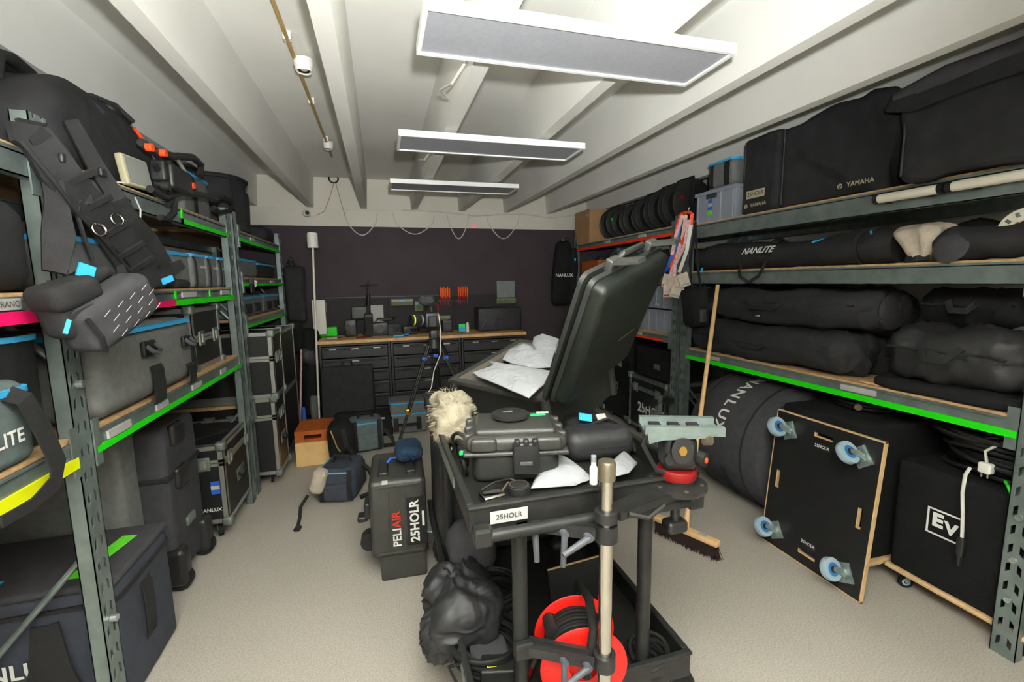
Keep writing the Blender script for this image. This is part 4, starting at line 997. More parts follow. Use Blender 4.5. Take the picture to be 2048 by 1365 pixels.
MB().bx(.040,.138,-.2145,-.211,.20,.46).build('sticker','case_laminate',t)
text(t,'25HOLR',.062,frame((.080,-.2155,.33),(0,0,1),(-1,0,0)),'ink_white',bold=.03); MB().bx(.116,.128,-.2156,-.2148,.30,.38).build('print','ink_white',t)
t=thing('net_bag','dark blue mesh bag lying on top of the black wheeled hard case','bag',(.105,2.52,.582))
MB().rb((.0,.0,.036),(.13,.20,.06),.028,3,10,crinkle(.008,16,4)).build('body','blue_net',t,smooth=70)
MB().tube([(-.06,-.06,.02),(-.10,-.09,.03),(-.12,-.11,.015)],.006,6).build('cord','strap_blue',t)

# ================================================================ equipment cart
CX0,CX1,CY0,CY1=.195,.905,1.115,2.42
ZTOP=.955; ZTF=.888
t=thing('equipment_cart','black two-tier equipment cart with rimmed trays in the middle of the room','cart',((CX0+CX1)/2,(CY0+CY1)/2,0))
cart=t
def tray(z0,z1,nm):
    b=MB(); b.bx(CX0,CX1,CY0,CY1,z0,z0+.006)
    o=b.build(nm,'cart_paint',t,world=True)
    for (xa,xb,ya,yb) in ((CX0,CX1,CY0,CY0+.012),(CX0,CX1,CY1-.012,CY1),(CX0,CX0+.012,CY0+.012,CY1-.012),(CX1-.012,CX1,CY0+.012,CY1-.012)):
        MB().bx(xa,xb,ya,yb,z0+.006,z1).build('rim','cart_paint',o,world=True)
    for (xa,xb,ya,yb) in ((CX0-.006,CX1+.006,CY0-.006,CY0+.016),(CX0-.006,CX1+.006,CY1-.016,CY1+.006),(CX0-.006,CX0+.016,CY0+.016,CY1-.016),(CX1-.016,CX1+.006,CY0+.016,CY1-.016)):
        MB().rb(((xa+xb)/2,(ya+yb)/2,z1),(xb-xa,yb-ya,.012),.005,1).build('rim_lip','dark_steel',o,world=True)
    return o
tt=tray(ZTF-.006,ZTOP,'top_tray'); lt=tray(.262,.345,'lower_tray')
MB().tube([(CX0+.03,CY0-.028,ZTF-.002),(CX1-.03,CY0-.028,ZTF-.002)],.017,12).build('front_rail','dark_steel',t,world=True,smooth=50)
for x in (CX0+.03,CX1-.03):
    MB().rb((x,CY0-.022,ZTF),(.05,.045,.05),.008,1).build('rail_socket','cart_paint',t,world=True)
MB().bx(CX0-.004,CX0-.0005,CY0+.25,CY1-.35,ZTF+.012,ZTOP-.018).build('scuff_strip','worn_aluminium',t,world=True)
MB().bx(CX0-.005,CX0-.0005,CY0+.02,CY0+.5,.275,.32).build('scuff_strip','worn_aluminium',t,world=True)
def postx(px,py,Y): return at_y(px,py,Y).x
PL=postx(1040,1200,CY0+.05); PR=postx(1288,1150,CY0+.05)
posts=[(PL,CY0+.05),(PR,CY0+.05),(CX0+.045,CY1-.50),(PR,CY1-.50)]
for k,(x,y) in enumerate(posts):
    l=MB().cyl((x,y,.27),(x,y,ZTF-.005),.0225,n=16).build('post','dark_steel',t,world=True,smooth=50)
    MB().lathe([(.023,0),(.042,0),(.042,.012),(.028,.03),(.023,.032)],Matrix.Translation((x-BASE[t].x,y-BASE[t].y,.27)),16).build('post_socket','cart_paint',l,smooth=40)
for x,y in ((CX0+.07,CY0+.12),(CX1-.07,CY0+.12),(CX0+.07,CY1-.12),(CX1-.07,CY1-.12)):
    b=BASE[t]; caster(t,x-b.x,y-b.y,.262,.112,rz=random.uniform(-.5,.5),wm='rubber',rim='dark_steel')
pl=MB().bx(0,.105,-.001,.0015,0,.034,Matrix.Translation((CX0+.055-b.x,CY0-.0062-b.y,ZTF+.018))).build('number_plate','label_paper',t)
text(pl,'25HOLR',.020,Matrix.Translation((CX0+.107-b.x,CY0-.0078-b.y,ZTF+.035))@frame((0,0,0),(1,0,0),(0,0,1)),'ink_dark',bold=.02)
# ---- chrome pole with clamp arms at the near side
PY=CY0-.075
px_=postx(1211,1150,PY); ptop=at_y(1212,925,PY).z; z1c=at_y(1211,1065,PY).z; z2c=at_y(1211,1320,PY).z
t=thing('chrome_pole','upright chrome pole clamped to the near side of the cart','pole',(px_,PY,0))
zl=lambda px,py: at_y(px,py,PY)-Vector((px_,PY,0))
MB().cyl((0,0,.0),(0,0,ptop-.0),.019,n=20).build('pole','chrome',t,smooth=40)
MB().lathe([(.0192,ptop-.05),(.024,ptop-.048),(.024,ptop-.002),(.021,ptop+.004),(0,ptop+.004)],n=20).build('collar','steel_tube',t,smooth=40)
MB().cyl((0,0,.0),(0,0,.03),.028,n=16).build('foot','rubber',t,smooth=40)
for zc in (z1c,z2c):
    c=MB().lathe([(.0195,zc-.022),(.031,zc-.022),(.031,zc+.022),(.0195,zc+.022)],n=20).build('clamp_ring','black_plastic',t,smooth=40)
    dx=PL-px_; dy=CY0+.05-PY
    a=Vector((-.028,.008,zc)); b2=Vector((dx+.012,dy-.03,zc+.012)); u=(b2-a)
    fr_=frame(a,u,(0,0,1)); L_=u.length
    for off in (.020,-.012):
        MB().bx(0,L_,-.014,.014,off-.007,off+.007,fr_).build('clamp_arm','black_plastic',t)
    MB().rb((dx+.0,dy-.035,zc+.01),(.06,.03,.05),.008,1).build('clamp_jaw','dark_steel',t)
    for k,(fx,ang) in enumerate(((.92,.0),(.50,.12),(.16,1.25))):
        if zc==z2c and k==0: continue
        q=a.lerp(b2,fx)+Vector((0,-.022,-.004))
        l=MB().cyl(q+Vector((0,.012,0)),q+Vector((0,-.016,0)),.011,n=12).build('lever','grey_handle',t,smooth=40,label='grey ratchet lever')
        d=Vector((-math.sin(ang),-.15,-math.cos(ang))).normalized()
        MB().cyl(q+Vector((0,-.01,0)),q+Vector((0,-.01,0))+d*.085,.010,.008,n=8).build('lever_arm','grey_handle',l,smooth=50)
# ---- head mount and fluid head
hc=at_z(1352,965,.93)
t=thing('mount_arm','black bracket arm holding the tripod head at the near right cart corner','bracket',(hc.x,hc.y,.915))
dx=px_-hc.x; dy=PY-hc.y
MB().lathe([(0,0),(.085,0),(.09,.006),(.09,.016),(.06,.022),(0,.022)],n=32).build('plate','black_plastic',t,smooth=40)
u=Vector((dx+.01,dy,0)); 
MB().prism([(0,-.055),(u.length*.45,-.035),(u.length*.95,-.028),(u.length*.95,.028),(u.length*.45,.035),(0,.055)],.022,frame((0,0,-.010),u,Vector((0,0,1)).cross(u))).build('arm','cart_paint',t)
MB().lathe([(.0195,-.012),(.032,-.012),(.032,.016),(.0195,.016)],Matrix.Translation((dx,dy,0)),20).build('arm_ring','black_plastic',t,smooth=40)
MB().tube([(dx+.05,dy-.03,.012),(dx+.10,dy-.045,.0),(dx+.16,dy-.03,.02)],.007,6).build('lever','dark_steel',t,smooth=60)
for k in range(6):
    a=k*PI/3+.3; MB().cyl((.074*math.cos(a),.074*math.sin(a),.015),(.074*math.cos(a),.074*math.sin(a),.021),.006,n=8).build('screw','steel_tube',t)
MB().cyl((.0,.0,-.14),(0,0,.0),.014,n=12).build('tie_down','black_plastic',t,smooth=40); MB().rb((0,0,-.125),(.07,.05,.04),.012,2).build('tie_down_knob','black_plastic',t,smooth=50)
t=thing('fluid_head','black fluid tripod head with red ring and grey sliding plate on the cart bracket','tripod head',(hc.x,hc.y,.938),rz=math.radians(-22)); t.scale=(1.12,1.12,1.45)
MB().lathe([(0,0),(.045,0),(.045,.008),(0,.008)],n=28).build('base','black_plastic',t,smooth=40)
MB().lathe([(0,.008),(.050,.008),(.052,.011),(.052,.026),(.050,.029),(0,.029)],n=32).build('ring','ring_red',t,smooth=40,label='red pan ring')
MB().rb((0,0,.066),(.092,.078,.076),.02,3).build('body','black_plastic',t,smooth=50)
MB().cyl((.0,-.034,.08),(.0,-.056,.08),.028,n=20).build('tilt_drum','black_plastic',t,smooth=40); MB().cyl((.0,-.056,.08),(.0,-.060,.08),.010,n=12).build('brass_cap','brass',t,smooth=40)
MB().cyl((.048,-.03,.06),(.062,-.045,.058),.016,n=12).build('drag_knob','dark_steel',t,smooth=40); MB().cyl((.061,-.044,.058),(.064,-.047,.058),.006,n=8).build('marker','knob_orange',t)
MB().cyl((-.03,-.036,.058),(-.03,-.05,.058),.012,n=10).build('knob','dark_steel',t); MB().cyl((.055,-.04,.10),(.07,-.055,.105),.012,n=10).build('knob','steel_tube',t)
MB().prism([(-.09,0),(.085,0),(.06,-.008),(-.05,-.014),(-.085,-.022)],.006,frame((0,-.05,.115),(1,0,0),(0,0,1))).build('side_cheek','galvanised',t)
s_=MB().bx(-.095,.105,-.052,-.035,.110,.128).bx(-.095,.105,.035,.052,.110,.128).bx(-.095,.105,-.035,.035,.108,.116)
s_.build('sliding_plate','galvanised',t)
for x in (-.06,-.01,.04): MB().rb((x,.0,.119),(.03,.045,.006),.002,1).build('plate_pad','rubber',t)
MB().tube([(-.09,-.048,.112),(-.10,-.04,.09),(-.06,-.03,.03),(-.01,-.03,.02)],.006,6).build('lever','dark_steel',t,smooth=50)

# ================================================================ things on the top tray
t=thing('hard_case','small ribbed black hard case with a big latch on the cart top','case',(.425,1.475,ZTF),rz=math.radians(-13))
bz=MB().rb((0,0,.052),(.29,.23,.104),.03,3).build('base','case_shell',t,smooth=50)
MB().rb((0,0,.135),(.33,.265,.055),.024,3).build('lid','case_plastic',t,smooth=50)
MB().rb((0,0,.165),(.27,.205,.03),.014,2).build('lid_panel','case_plastic',t,smooth=50)
MB().rb((0,0,.108),(.345,.28,.016),.007,2).build('lip','case_plastic',t,smooth=50)
for s in (-1,1):
    for k in range(3): MB().rb((s*.155,-.08+.08*k,.140),(.035,.030,.05),.010,2).build('rib','case_plastic',t,smooth=50)
for x in (-.105,.105): MB().rb((x,-.13,.140),(.085,.03,.045),.012,2).build('rib','case_plastic',t,smooth=50)
l=MB().rb((.03,-.148,.098),(.085,.022,.105),.008,2).build('latch','black_plastic',t,smooth=50)
for k in (-1,0,1): MB().rb((.03+.028*k,-.15,.152),(.018,.025,.022),.006,2).build('latch_knuckle','black_plastic',l,smooth=50)
MB().rb((.03,-.161,.085),(.04,.006,.012),.002,1).build('latch_slot','grey_handle',l)
MB().rb((.09,.05,.1815),(.055,.02,.002),.0009,1).build('sticker','led_green',t); MB().rb((.11,.075,.1815),(.045,.02,.002),.0009,1).build('sticker','label_paper',t)
o=thing('rubber_puck','flat black rubber disc lying on the small hard case','disc',(.42,1.50,ZTF+.184))
MB().lathe([(0,0),(.062,0),(.066,.005),(.064,.016),(.05,.02),(0,.018)],n=28).build('disc','rubber',o,smooth=40); MB().rb((-.01,.0,.021),(.035,.012,.003),.001,1).build('print','steel_tube',o)
t=thing('padded_pouch','soft black padded lens pouch on the right of the cart top','pouch',(.755,1.50,ZTF),rz=math.radians(-4))
d=(.27,.145,.115)
MB().rb((0,0,.0575),d,.045,4,5,wob(.006,10,2,.008,d)).build('body','black_nylon',t,smooth=70)
MB().prism(rrect(.262,.150,.045),.005,Matrix.Translation((0,0,.05))).build('zip','webbing',t,smooth=40)
MB().tube([(.0,.03,.115),(.06,.02,.135),(.12,.0,.10),(.14,-.02,.06),(.135,-.05,.02)],.006,6).build('cord','webbing',t,smooth=60)
t=thing('strap_tag','black strap with a bright blue tag behind the padded pouch','strap',(.765,1.640,ZTF))
MB().rb((0,0,.06),(.17,.10,.12),.03,2,3,wob(.012,12,5)).build('body','deep_black_fabric',t,smooth=70)
MB().bx(-.026,.026,-.002,.002,-.017,.017,Matrix.Translation((-.015,-.058,.125))@Matrix.Rotation(-.9,4,'X')@Matrix.Rotation(.3,4,'Y')).build('tag','tag_blue',t); MB().bx(-.02,.02,-.002,.002,-.014,.014,Matrix.Translation((.05,-.066,.122))@Matrix.Rotation(-.8,4,'X')).build('label','label_paper',t)
t=thing('card','cream card with an orange print between the two black cases on the cart','card',(.60,1.60,ZTF))
MB().bx(-.05,.07,-.07,.07,.0,.05).build('body','ink_cream',t); MB().bx(.0,.02,-.072,-.0695,.01,.035).build('print','knob_orange',t)
def crumple(name,lab,cat,outline,m,h=.03,seed=1,amp=.012):
    """a crumpled sheet with its own thickness over a ground outline (world points)"""
    P=[Vector(p) for p in outline]; c=sum(P,Vector())/len(P)
    t=thing(name,lab,cat,c)
    n=len(P); R_=6; vs=[]; fs=[]
    for k in range(R_+1):
        for i in range(n*3):
            a=P[i//3]; b_=P[(i//3+1)%n]; e=a.lerp(b_,(i%3)/3)
            q=(e-c)*(k/R_)
            f=1-(k/R_)**2
            z=.003+h*f+amp*noise.noise(Vector((q.x*22+seed,q.y*22,seed)))*(.4+f)
            vs.append((q.x,q.y,q.z+max(z,.001)))
    N=n*3
    for k in range(R_):
        for i in range(N):
            j=(i+1)%N; fs.append((k*N+i,(k+1)*N+i,(k+1)*N+j,k*N+j))
    base=len(vs)
    for i in range(N): v=vs[R_*N+i]; vs.append((v[0],v[1],v[2]-.003))
    for i in range(N): j=(i+1)%N; fs.append((R_*N+i,base+i,base+j,R_*N+j))
    b=MB(); b.add(vs,fs); b.build('sheet',m,t,smooth=60); return t
Zp=ZTF+.012
crumple('bubble_wrap','crumpled bubble wrap lying on the near part of the cart top','packaging',[at_z(x,y,Zp) for x,y in ((1062,978),(1085,925),(1110,912),(1150,930),(1185,958),(1150,972))],'paper_white',.04,2)
crumple('paper_sheet','white folded paper beside the chrome pole on the cart','paper',[at_z(x,y,Zp+.02) for x,y in ((1208,958),(1212,935),(1248,903),(1275,928),(1258,948))],'paper_white',.015,5,.006)
t=thing('round_cover','round black lens cover lying at the near edge of the cart top','lens cover',(*at_z(1038,975,ZTF+.02).to_2d(),ZTF))
MB().lathe([(0,0),(.034,0),(.036,.012),(.034,.026),(.026,.03),(0,.029)],n=24).build('cap','black_plastic',t,smooth=40); MB().lathe([(.027,.0301),(.031,.031),(.031,.0295)],n=24).build('ring','steel_tube',t,smooth=40)
t=thing('metal_bracket','shiny metal bracket in the near left corner of the cart top','bracket',(*at_z(985,995,ZTF+.01).to_2d(),ZTF),rz=.2)
MB().rb((0,0,.012),(.075,.05,.024),.008,2).build('plate','chrome',t,smooth=50); MB().cyl((.03,.0,.02),(.07,.03,.03),.004,n=6).build('rod','steel_tube',t)
MB().tube([(-.02,.04,.02),(.03,.05,.03),(.09,.06,.025),(.13,.02,.01)],.004,6).build('wire','cable_black',t)
t=thing('white_vial','small white bottle standing by the chrome pole on the cart','bottle',(*at_z(1187,950,ZTF+.03).to_2d(),ZTF))
MB().lathe([(0,0),(.013,0),(.013,.055),(.008,.062),(.008,.075),(0,.075)],n=16).build('body','white_plastic',t,smooth=40); MB().cyl((0,0,.075),(0,0,.095),.009,n=12).build('cap','paper_white',t)
t=thing('adapter_cable','black cable adapters with a green light at the left rim of the cart','cable',(.235,1.52,ZTF))
for k in range(4): MB().torus((.012,.02*k-.02,.03+.02*k),(1,.3*k,.2),.035,.007,16,6).build('loop','cable_black',t,smooth=60)
MB().rb((.01,-.04,.085),(.035,.05,.03),.008,2).build('plug','black_plastic',t,smooth=50); MB().rb((.0,-.067,.09),(.018,.006,.014),.002,1).build('light','led_green',t)
# fur
t=thing('fur_cover','pale shaggy fur microphone cover hanging over the far left corner of the cart','fur cover',(.262,1.84,ZTF))
d=(.17,.26,.20)
MB().rb((0,0,.10),d,.07,4,7,crease(.022,14,(.3,1,-.6),6)).build('body','fur',t,smooth=80)
b=MB(); rr=random.Random(4)
for k in range(900):
    a=rr.uniform(0,2*PI); z=rr.uniform(.0,.2); y=rr.uniform(-.13,.13)
    ux=math.cos(a); uz=math.sin(a)
    p=Vector((ux*.082,y,.10+uz*.095)); dd=Vector((ux*.5+rr.uniform(-.4,.4),rr.uniform(-.6,.6),uz*.5-.35)).normalized()*rr.uniform(.02,.04)
    s=dd.cross(Vector((ux,0,uz))).normalized()*.0018
    k0=len(b.v); b.v+= [tuple(p-s),tuple(p+s),tuple(p+dd)]; b.f.append((k0,k0+1,k0+2))
o=b.build('hair','fur',t); o['kind']='stuff'

# ================================================================ big open case, tipped on the back of the cart
S=1.20
A=Vector((.251,1.693,1.186-1.55))*S+Vector((0,0,1.55))
e1=Vector((.531,-.847,-.007)).normalized(); e2=Vector((.821,.513,.253)); e2=(e2-e1*e2.dot(e1)).normalized(); e3=e1.cross(e2)
w_,l_=.435*S,.405*S
t=thing('hard_case','large open black hard case with white paper inside, tipped on the cart','case',A)
Mc=Matrix(((e1.x,e2.x,e3.x,0),(e1.y,e2.y,e3.y,0),(e1.z,e2.z,e3.z,0),(0,0,0,1)))
DP=.222; th=.03
b=MB(); b.bx(0,w_,0,th,-DP,-.012,Mc).bx(0,w_,l_-th,l_,-DP,-.012,Mc).bx(0,th,th,l_-th,-DP,-.012,Mc).bx(w_-th,w_,th,l_-th,-DP,-.012,Mc).bx(th,w_-th,th,l_-th,-DP,-DP+.03,Mc)
body=b.build('body','case_shell',t)
for x,y in ((0,0),(w_,0),(0,l_),(w_,l_)):
    MB().cyl(Mc@Vector((x,y,-DP)),Mc@Vector((x,y,-.01)),.022,n=14).build('corner_post','case_shell',body,smooth=50)
def ring(m,o_,i_,z0,z1,M_,sx,sy):
    m.bx(-o_,sx+o_,-o_,i_,z0,z1,M_).bx(-o_,sx+o_,sy-i_,sy+o_,z0,z1,M_).bx(-o_,i_,i_,sy-i_,z0,z1,M_).bx(sx-i_,sx+o_,i_,sy-i_,z0,z1,M_); return m
ring(MB(),.018,.012,-.016,.0,Mc,w_,l_).build('rim','case_plastic',t)
ring(MB(),.006,.055,-.03,-.004,Mc,w_,l_).build('foam_liner','rag' if False else 'bristle',t)
mat('foam_taupe',(92,86,78),.95,var=.1,scale=40,bump=.1)
for c_ in t.children:
    if c_.name.startswith('foam_liner'): c_.data.materials[0]=MATS['foam_taupe']
MB().bx(.05,w_-.05,.05,l_-.05,-.14,-.06,Mc).build('foam_block','foam_taupe',t)
th_=1.092; li=e1*math.cos(th_)+e3*math.sin(th_); no=e1*math.sin(th_)-e3*math.cos(th_)
H=Mc@Vector((w_+.012,0,.004))
Ml=Matrix(((e2.x,li.x,no.x,H.x),(e2.y,li.y,no.y,H.y),(e2.z,li.z,no.z,H.z),(0,0,0,1)))
LH=w_*.985
lid=MB()
lid.rb((l_/2,LH/2+.005,.05),(l_+.012,LH,.085),.028,3,mtx=Ml)
lid=lid.build('lid','lid_shell_shaded',t,smooth=50)
b=MB(); 
b.prism(rrect(l_+.05,LH+.04,.035),.016,Ml@Matrix.Translation((l_/2,LH/2+.005,-.004))); b.build('lid_rim','case_shell',lid,smooth=40)
b=MB(); b.prism(rrect(l_+.028,LH+.02,.03),.018,Ml@Matrix.Translation((l_/2,LH/2+.005,.024))); b.build('lid_rim','case_shell',lid,smooth=40)
for y in (.13,l_-.07):
    k=MB().rb((y,LH+.028,.02),(.06,.045,.03),.008,2,mtx=Ml).build('latch','case_plastic',lid,smooth=50)
    MB().bx(-.026,.026,0,.105,-.007,.007,Ml@Matrix.Translation((y,LH+.035,.018))@Matrix.Rotation(math.radians(62),4,'X')).build('latch_arm','case_plastic',k)
MB().tube([Ml@Vector(p) for p in ((.18,LH+.02,.01),(.19,LH+.05,.02),(.33,LH+.05,.02),(.34,LH+.02,.01))],.012,8).build('carry_handle','case_shell',lid,smooth=50)
MB().bx(l_*.52,l_*.78,LH*.42,LH*.432,.0985,.1,Ml).build('name_plate','steel_tube',lid)
for y in (.08,l_-.08): MB().cyl(Ml@Vector((y-.04,-.012,.004)),Ml@Vector((y+.04,-.012,.004)),.014,n=10).build('hinge','case_plastic',t,smooth=40)
def onplane(px,py,h):
    d=ray(px,py); o=Vector((0,0,CAM_H)); q=A+e3*h; return o+d*((q-o).dot(e3)/d.dot(e3))
def paper(lab,pix,h,seed,dome):
    P=[onplane(x,y,h) for x,y in pix]; c=sum(P,Vector())/len(P)
    t=thing('packing_paper',lab,'paper',c,group='packing paper in the open case'); n=len(P); R_=7; vs=[]; fs=[]; N=n*3
    for k in range(R_+1):
        for i in range(N):
            e=P[i//3].lerp(P[(i//3+1)%n],(i%3)/3); q=(e-c)*(k/R_); f=1-(k/R_)**2
            zz=dome*f+.012*noise.noise(q*18+Vector((seed,0,seed)))*(.3+f)
            vs.append(q+e3*zz)
    for k in range(R_):
        for i in range(N): j=(i+1)%N; fs.append((k*N+i,(k+1)*N+i,(k+1)*N+j,k*N+j))
    B=len(vs); vs+=[v-e3*.004 for v in vs]; fs+=[tuple(B+i for i in reversed(f)) for f in fs[:]]
    for i in range(N): j=(i+1)%N; fs.append((R_*N+i,B+R_*N+i,B+R_*N+j,R_*N+j))
    MB().add(vs,fs).build('sheet','paper_white',t,smooth=60)
paper('farthest crumpled white sheet inside the open case',((1064,690),(1067,675),(1085,668),(1118,678),(1112,705),(1085,712),(1070,700)),.012,3,.02)
paper('middle crumpled white sheet inside the open case',((1005,718),(1020,698),(1045,688),(1065,692),(1085,712),(1110,700),(1100,735),(1060,735),(1020,725)),.022,7,.025)
paper('nearest white sheet hanging over the near rim of the open case',((946,745),(985,732),(980,722),(1015,728),(1060,735),(1100,742),(1088,768),(1057,796),(1010,775),(955,752)),.034,11,.02)
o=MB().box((.72,2.08,ZTF+.055),(.16,.16,.11)).build('foam_wedge','foam_taupe'); tag(o,'dark foam block propping up the far side of the open case','foam block')
# ================================================================ lower tray
ZLF=.268
t=soft_case('large black box bag at the back of the lower cart tray',.212,.85,1.97,2.39,ZLF,.83,'black_nylon','-y',r=.03,zipz=0,name='equipment_bag',cat='bag',amp=.006)
for x in (-.28,.26): MB().rb((x,-.214,.03),(.06,.02,.05),.006,1).build('corner_guard','worn_aluminium',t)
c1=at_z(1158,1292,.415)
t=thing('cable_reel','bright red cable reel with black cable on the lower cart tray','cable reel',(c1.x,c1.y,ZLF))
ax=Vector((-.20,-.97,-.02)).normalized(); ctr=Vector((.0,.0,.137))
Mr=Matrix.Translation(ctr)@ax.to_track_quat('Z','Y').to_matrix().to_4x4()
for s,nm in ((-1,'flange'),(1,'flange')):
    h=s*.068
    pr=[(.045,h-.003),(.075,h-.004*s-.003),(.098,h-.003),(.128,h-.003),(.132,h),(.128,h+.003),(.098,h+.003),(.075,h-.004*s+.003),(.045,h+.003)]
    MB().lathe(pr,Mr,40).build(nm,'reel_red',t,smooth=40)
    MB().lathe([(0,h-.012*s),(.045,h-.012*s),(.047,h),(.045,h+.003*s)],Mr,24).build('hub','reel_red',t,smooth=40)
MB().lathe([(.05,-.065),(.092,-.065),(.092,.065),(.05,.065)],Mr,32).build('cable_core','cable_black',t,smooth=40)
for k in range(9): MB().torus(Mr@Vector((0,0,-.058+.0145*k)),ax,.093+.003*(k%2),.0078,32,6).build('cable_turn','cable_black',t,smooth=60)
MB().cyl(Mr@Vector((-.085,.06,-.062)),Mr@Vector((-.085,.06,.0)),.022,n=14).build('crank_knob','black_plastic',t,smooth=40)
MB().tube([Mr@Vector(p) for p in ((0,0,-.10),(.02,.15,-.10),(.03,.17,.0),(.02,.15,.10),(0,0,.10))],.014,8).build('frame','dark_steel',t,smooth=50)
MB().tube([Mr@Vector(p) for p in ((-.08,-.16,-.10),(0,-.05,-.10),(.02,.15,-.10))],.012,8).build('frame','dark_steel',t,smooth=50)
def coil(name,lab,c,R_,r,n,m,seed,tilt=.15,cat='cable',extra=None):
    rr=random.Random(seed); t=thing(name,lab,cat,c)
    for k in range(n):
        MB().torus((rr.uniform(-.012,.012),rr.uniform(-.012,.012),r+k*r*1.25),(rr.uniform(-tilt,tilt),rr.uniform(-tilt,tilt),1),R_+rr.uniform(-.02,.02),r,32,6).build('loop',m,t,smooth=60)
    return t
p=at_z(978,1290,.30); t=coil('cable_coil','coiled black cable with red and yellow marks on the lower cart tray',(p.x,p.y,ZLF),.105,.009,6,'cable_black',3,.05)
for a in (1.9,2.6): MB().cyl((.105*math.cos(a),.105*math.sin(a),.05),(.105*math.cos(a-.15),.105*math.sin(a-.15),.05),.012,n=8).build('mark','ring_red',t)
MB().cyl((-.03,-.10,.05),(.0,-.103,.05),.012,n=8).build('mark','tape_yellow',t); MB().rb((0,0,.012),(.13,.13,.02),.008,2,3,wob(.004,20,2)).build('felt_pad','charcoal_fabric',t,smooth=70)
p=at_z(980,1195,.34); coil('cable_coil','second coil of black cable behind the first on the lower cart tray',(p.x+.03,p.y+.06,ZLF),.11,.009,7,'cable_black',8,.12)
p=at_z(935,1195,.38)
t=thing('plastic_bag','crumpled shiny black plastic bag hanging over the left rim of the lower tray','bag',(p.x-.02,p.y,ZLF))
d=(.22,.26,.17)
MB().rb((.0,.0,.095),d,.06,5,20,crinkle(.022,8,6)).build('body','black_nylon',t,smooth=80)
MB().rb((-.06,-.05,.03),(.16,.13,.12),.04,4,14,crinkle(.016,12,9)).build('fold','black_nylon',t,smooth=80)
t=heap('felt_cloth','dark grey felt blanket folded at the back left of the lower tray','blanket',(.33,1.86,ZLF),(.20,.20,.22),'charcoal_fabric',8,.02)
p=at_z(1030,1345,.30)
t=thing('power_box','dark grey power supply box at the near edge of the lower tray','power supply',(p.x-.03,p.y+.03,ZLF),rz=-.25)
MB().rb((0,0,.025),(.15,.075,.05),.008,2).build('body','dark_steel',t,smooth=50)
MB().tube([(-.07,0,.03),(-.12,.03,.03),(-.18,.01,.03),(-.15,-.04,.02)],.006,6).build('cable','cable_black',t,smooth=50)
p=at_z(1060,1335,.31); t=thing('connector','red and silver cable connector on the lower tray beside the power box','connector',(p.x+.01,p.y+.02,ZLF),rz=.9)
MB().cyl((-.03,0,.012),(.0,0,.012),.009,n=10).build('sleeve','ring_red',t,smooth=40); MB().cyl((0,0,.012),(.045,0,.012),.008,n=10).build('plug','steel_tube',t,smooth=40)
t=thing('plywood_strip','thin black board with plywood edge standing behind the red reel','board',(.70,1.50,ZLF),rz=.1)
MB().bx(-.13,.13,-.006,.0,.01,.17,Matrix.Rotation(-.25,4,'X')).build('board','case_laminate',t); MB().bx(-.13,.13,-.0065,.0005,.17,.175,Matrix.Rotation(-.25,4,'X')).build('ply_edge','plywood',t); MB().bx(-.13,.13,.0,.10,.0,.02).build('batten','cart_paint',t)
p=at_z(1320,1325,.30); coil('cable_coil','small coil of black cable in the near right corner of the lower tray',(CX1-.11,p.y+.04,ZLF),.062,.008,5,'cable_black',21,.2)
# ================================================================ near right rack, top shelf
ZD=1.967
def crate(lab,x0,x1,y0,y1,z0,z1,group=None,side='-x',lid=False,ribs=4):
    sx,sy,sz=x1-x0,y1-y0,z1-z0
    t=thing('plastic_crate',lab,'crate',((x0+x1)/2,(y0+y1)/2,z0),0,group)
    b=MB(); k=.012
    b.bx(-sx/2+k,sx/2-k,-sy/2+k,-sy/2+2*k,0,sz).bx(-sx/2+k,sx/2-k,sy/2-2*k,sy/2-k,0,sz).bx(-sx/2+k,-sx/2+2*k,-sy/2+2*k,sy/2-2*k,0,sz).bx(sx/2-2*k,sx/2-k,-sy/2+2*k,sy/2-2*k,0,sz).bx(-sx/2+2*k,sx/2-2*k,-sy/2+2*k,sy/2-2*k,0,.006)
    b.build('body','crate_grey',t)
    b=MB(); b.bx(-sx/2,sx/2,-sy/2,-sy/2+k,sz-.025,sz).bx(-sx/2,sx/2,sy/2-k,sy/2,sz-.025,sz).bx(-sx/2,-sx/2+k,-sy/2+k,sy/2-k,sz-.025,sz).bx(sx/2-k,sx/2,-sy/2+k,sy/2-k,sz-.025,sz); b.build('rim','crate_grey',t)
    for sd in ('-x','-y'):
        F=fm(sd,sx,sy,-k); W=sy if sd=='-x' else sx
        for i in range(ribs):
            u=-W/2+.03+(W-.06)*i/(ribs-1)
            MB().bx(u-.006,u+.006,.0,sz-.025,0,.009,F).build('rib','crate_grey',t)
    if lid: MB().bx(-sx/2,sx/2,-sy/2,sy/2,sz,sz+.012).build('lid','crate_grey',t)
    return t
t=crate('grey ribbed plastic crate with a green sticker on the top right shelf',2.375,2.78,2.66,3.08,ZD,2.19)
F=fm('-x',.405,.42,-.002)
MB().bx(-.13+.05,-.02+.05,.165,.20,0,.002,F).build('sticker','ink_dark',t); MB().bx(-.005-.05,.035-.05,.085,.16,0,.002,F).build('sticker','strap_blue',t); MB().bx(-.005-.05,.035-.05,.105,.13,.002,.003,F).build('sticker','label_paper',t); MB().bx(-.008-.05,.04-.05,.045,.075,0,.002,F).build('sticker','tape_lime',t)
t=soft_case('small grey case with blue zip standing in the grey crate on the top right shelf',2.40,2.70,2.71,2.98,2.205,2.39,'grey_fabric','-x',r=.04,zipz=.93,straps=((-.07,0,.17,.03),(.08,0,.17,.05)))
b=MB(); b.bx(-.14,.14,-.12,.12,-.20,.002); b.build('lower_body','grey_fabric',t)
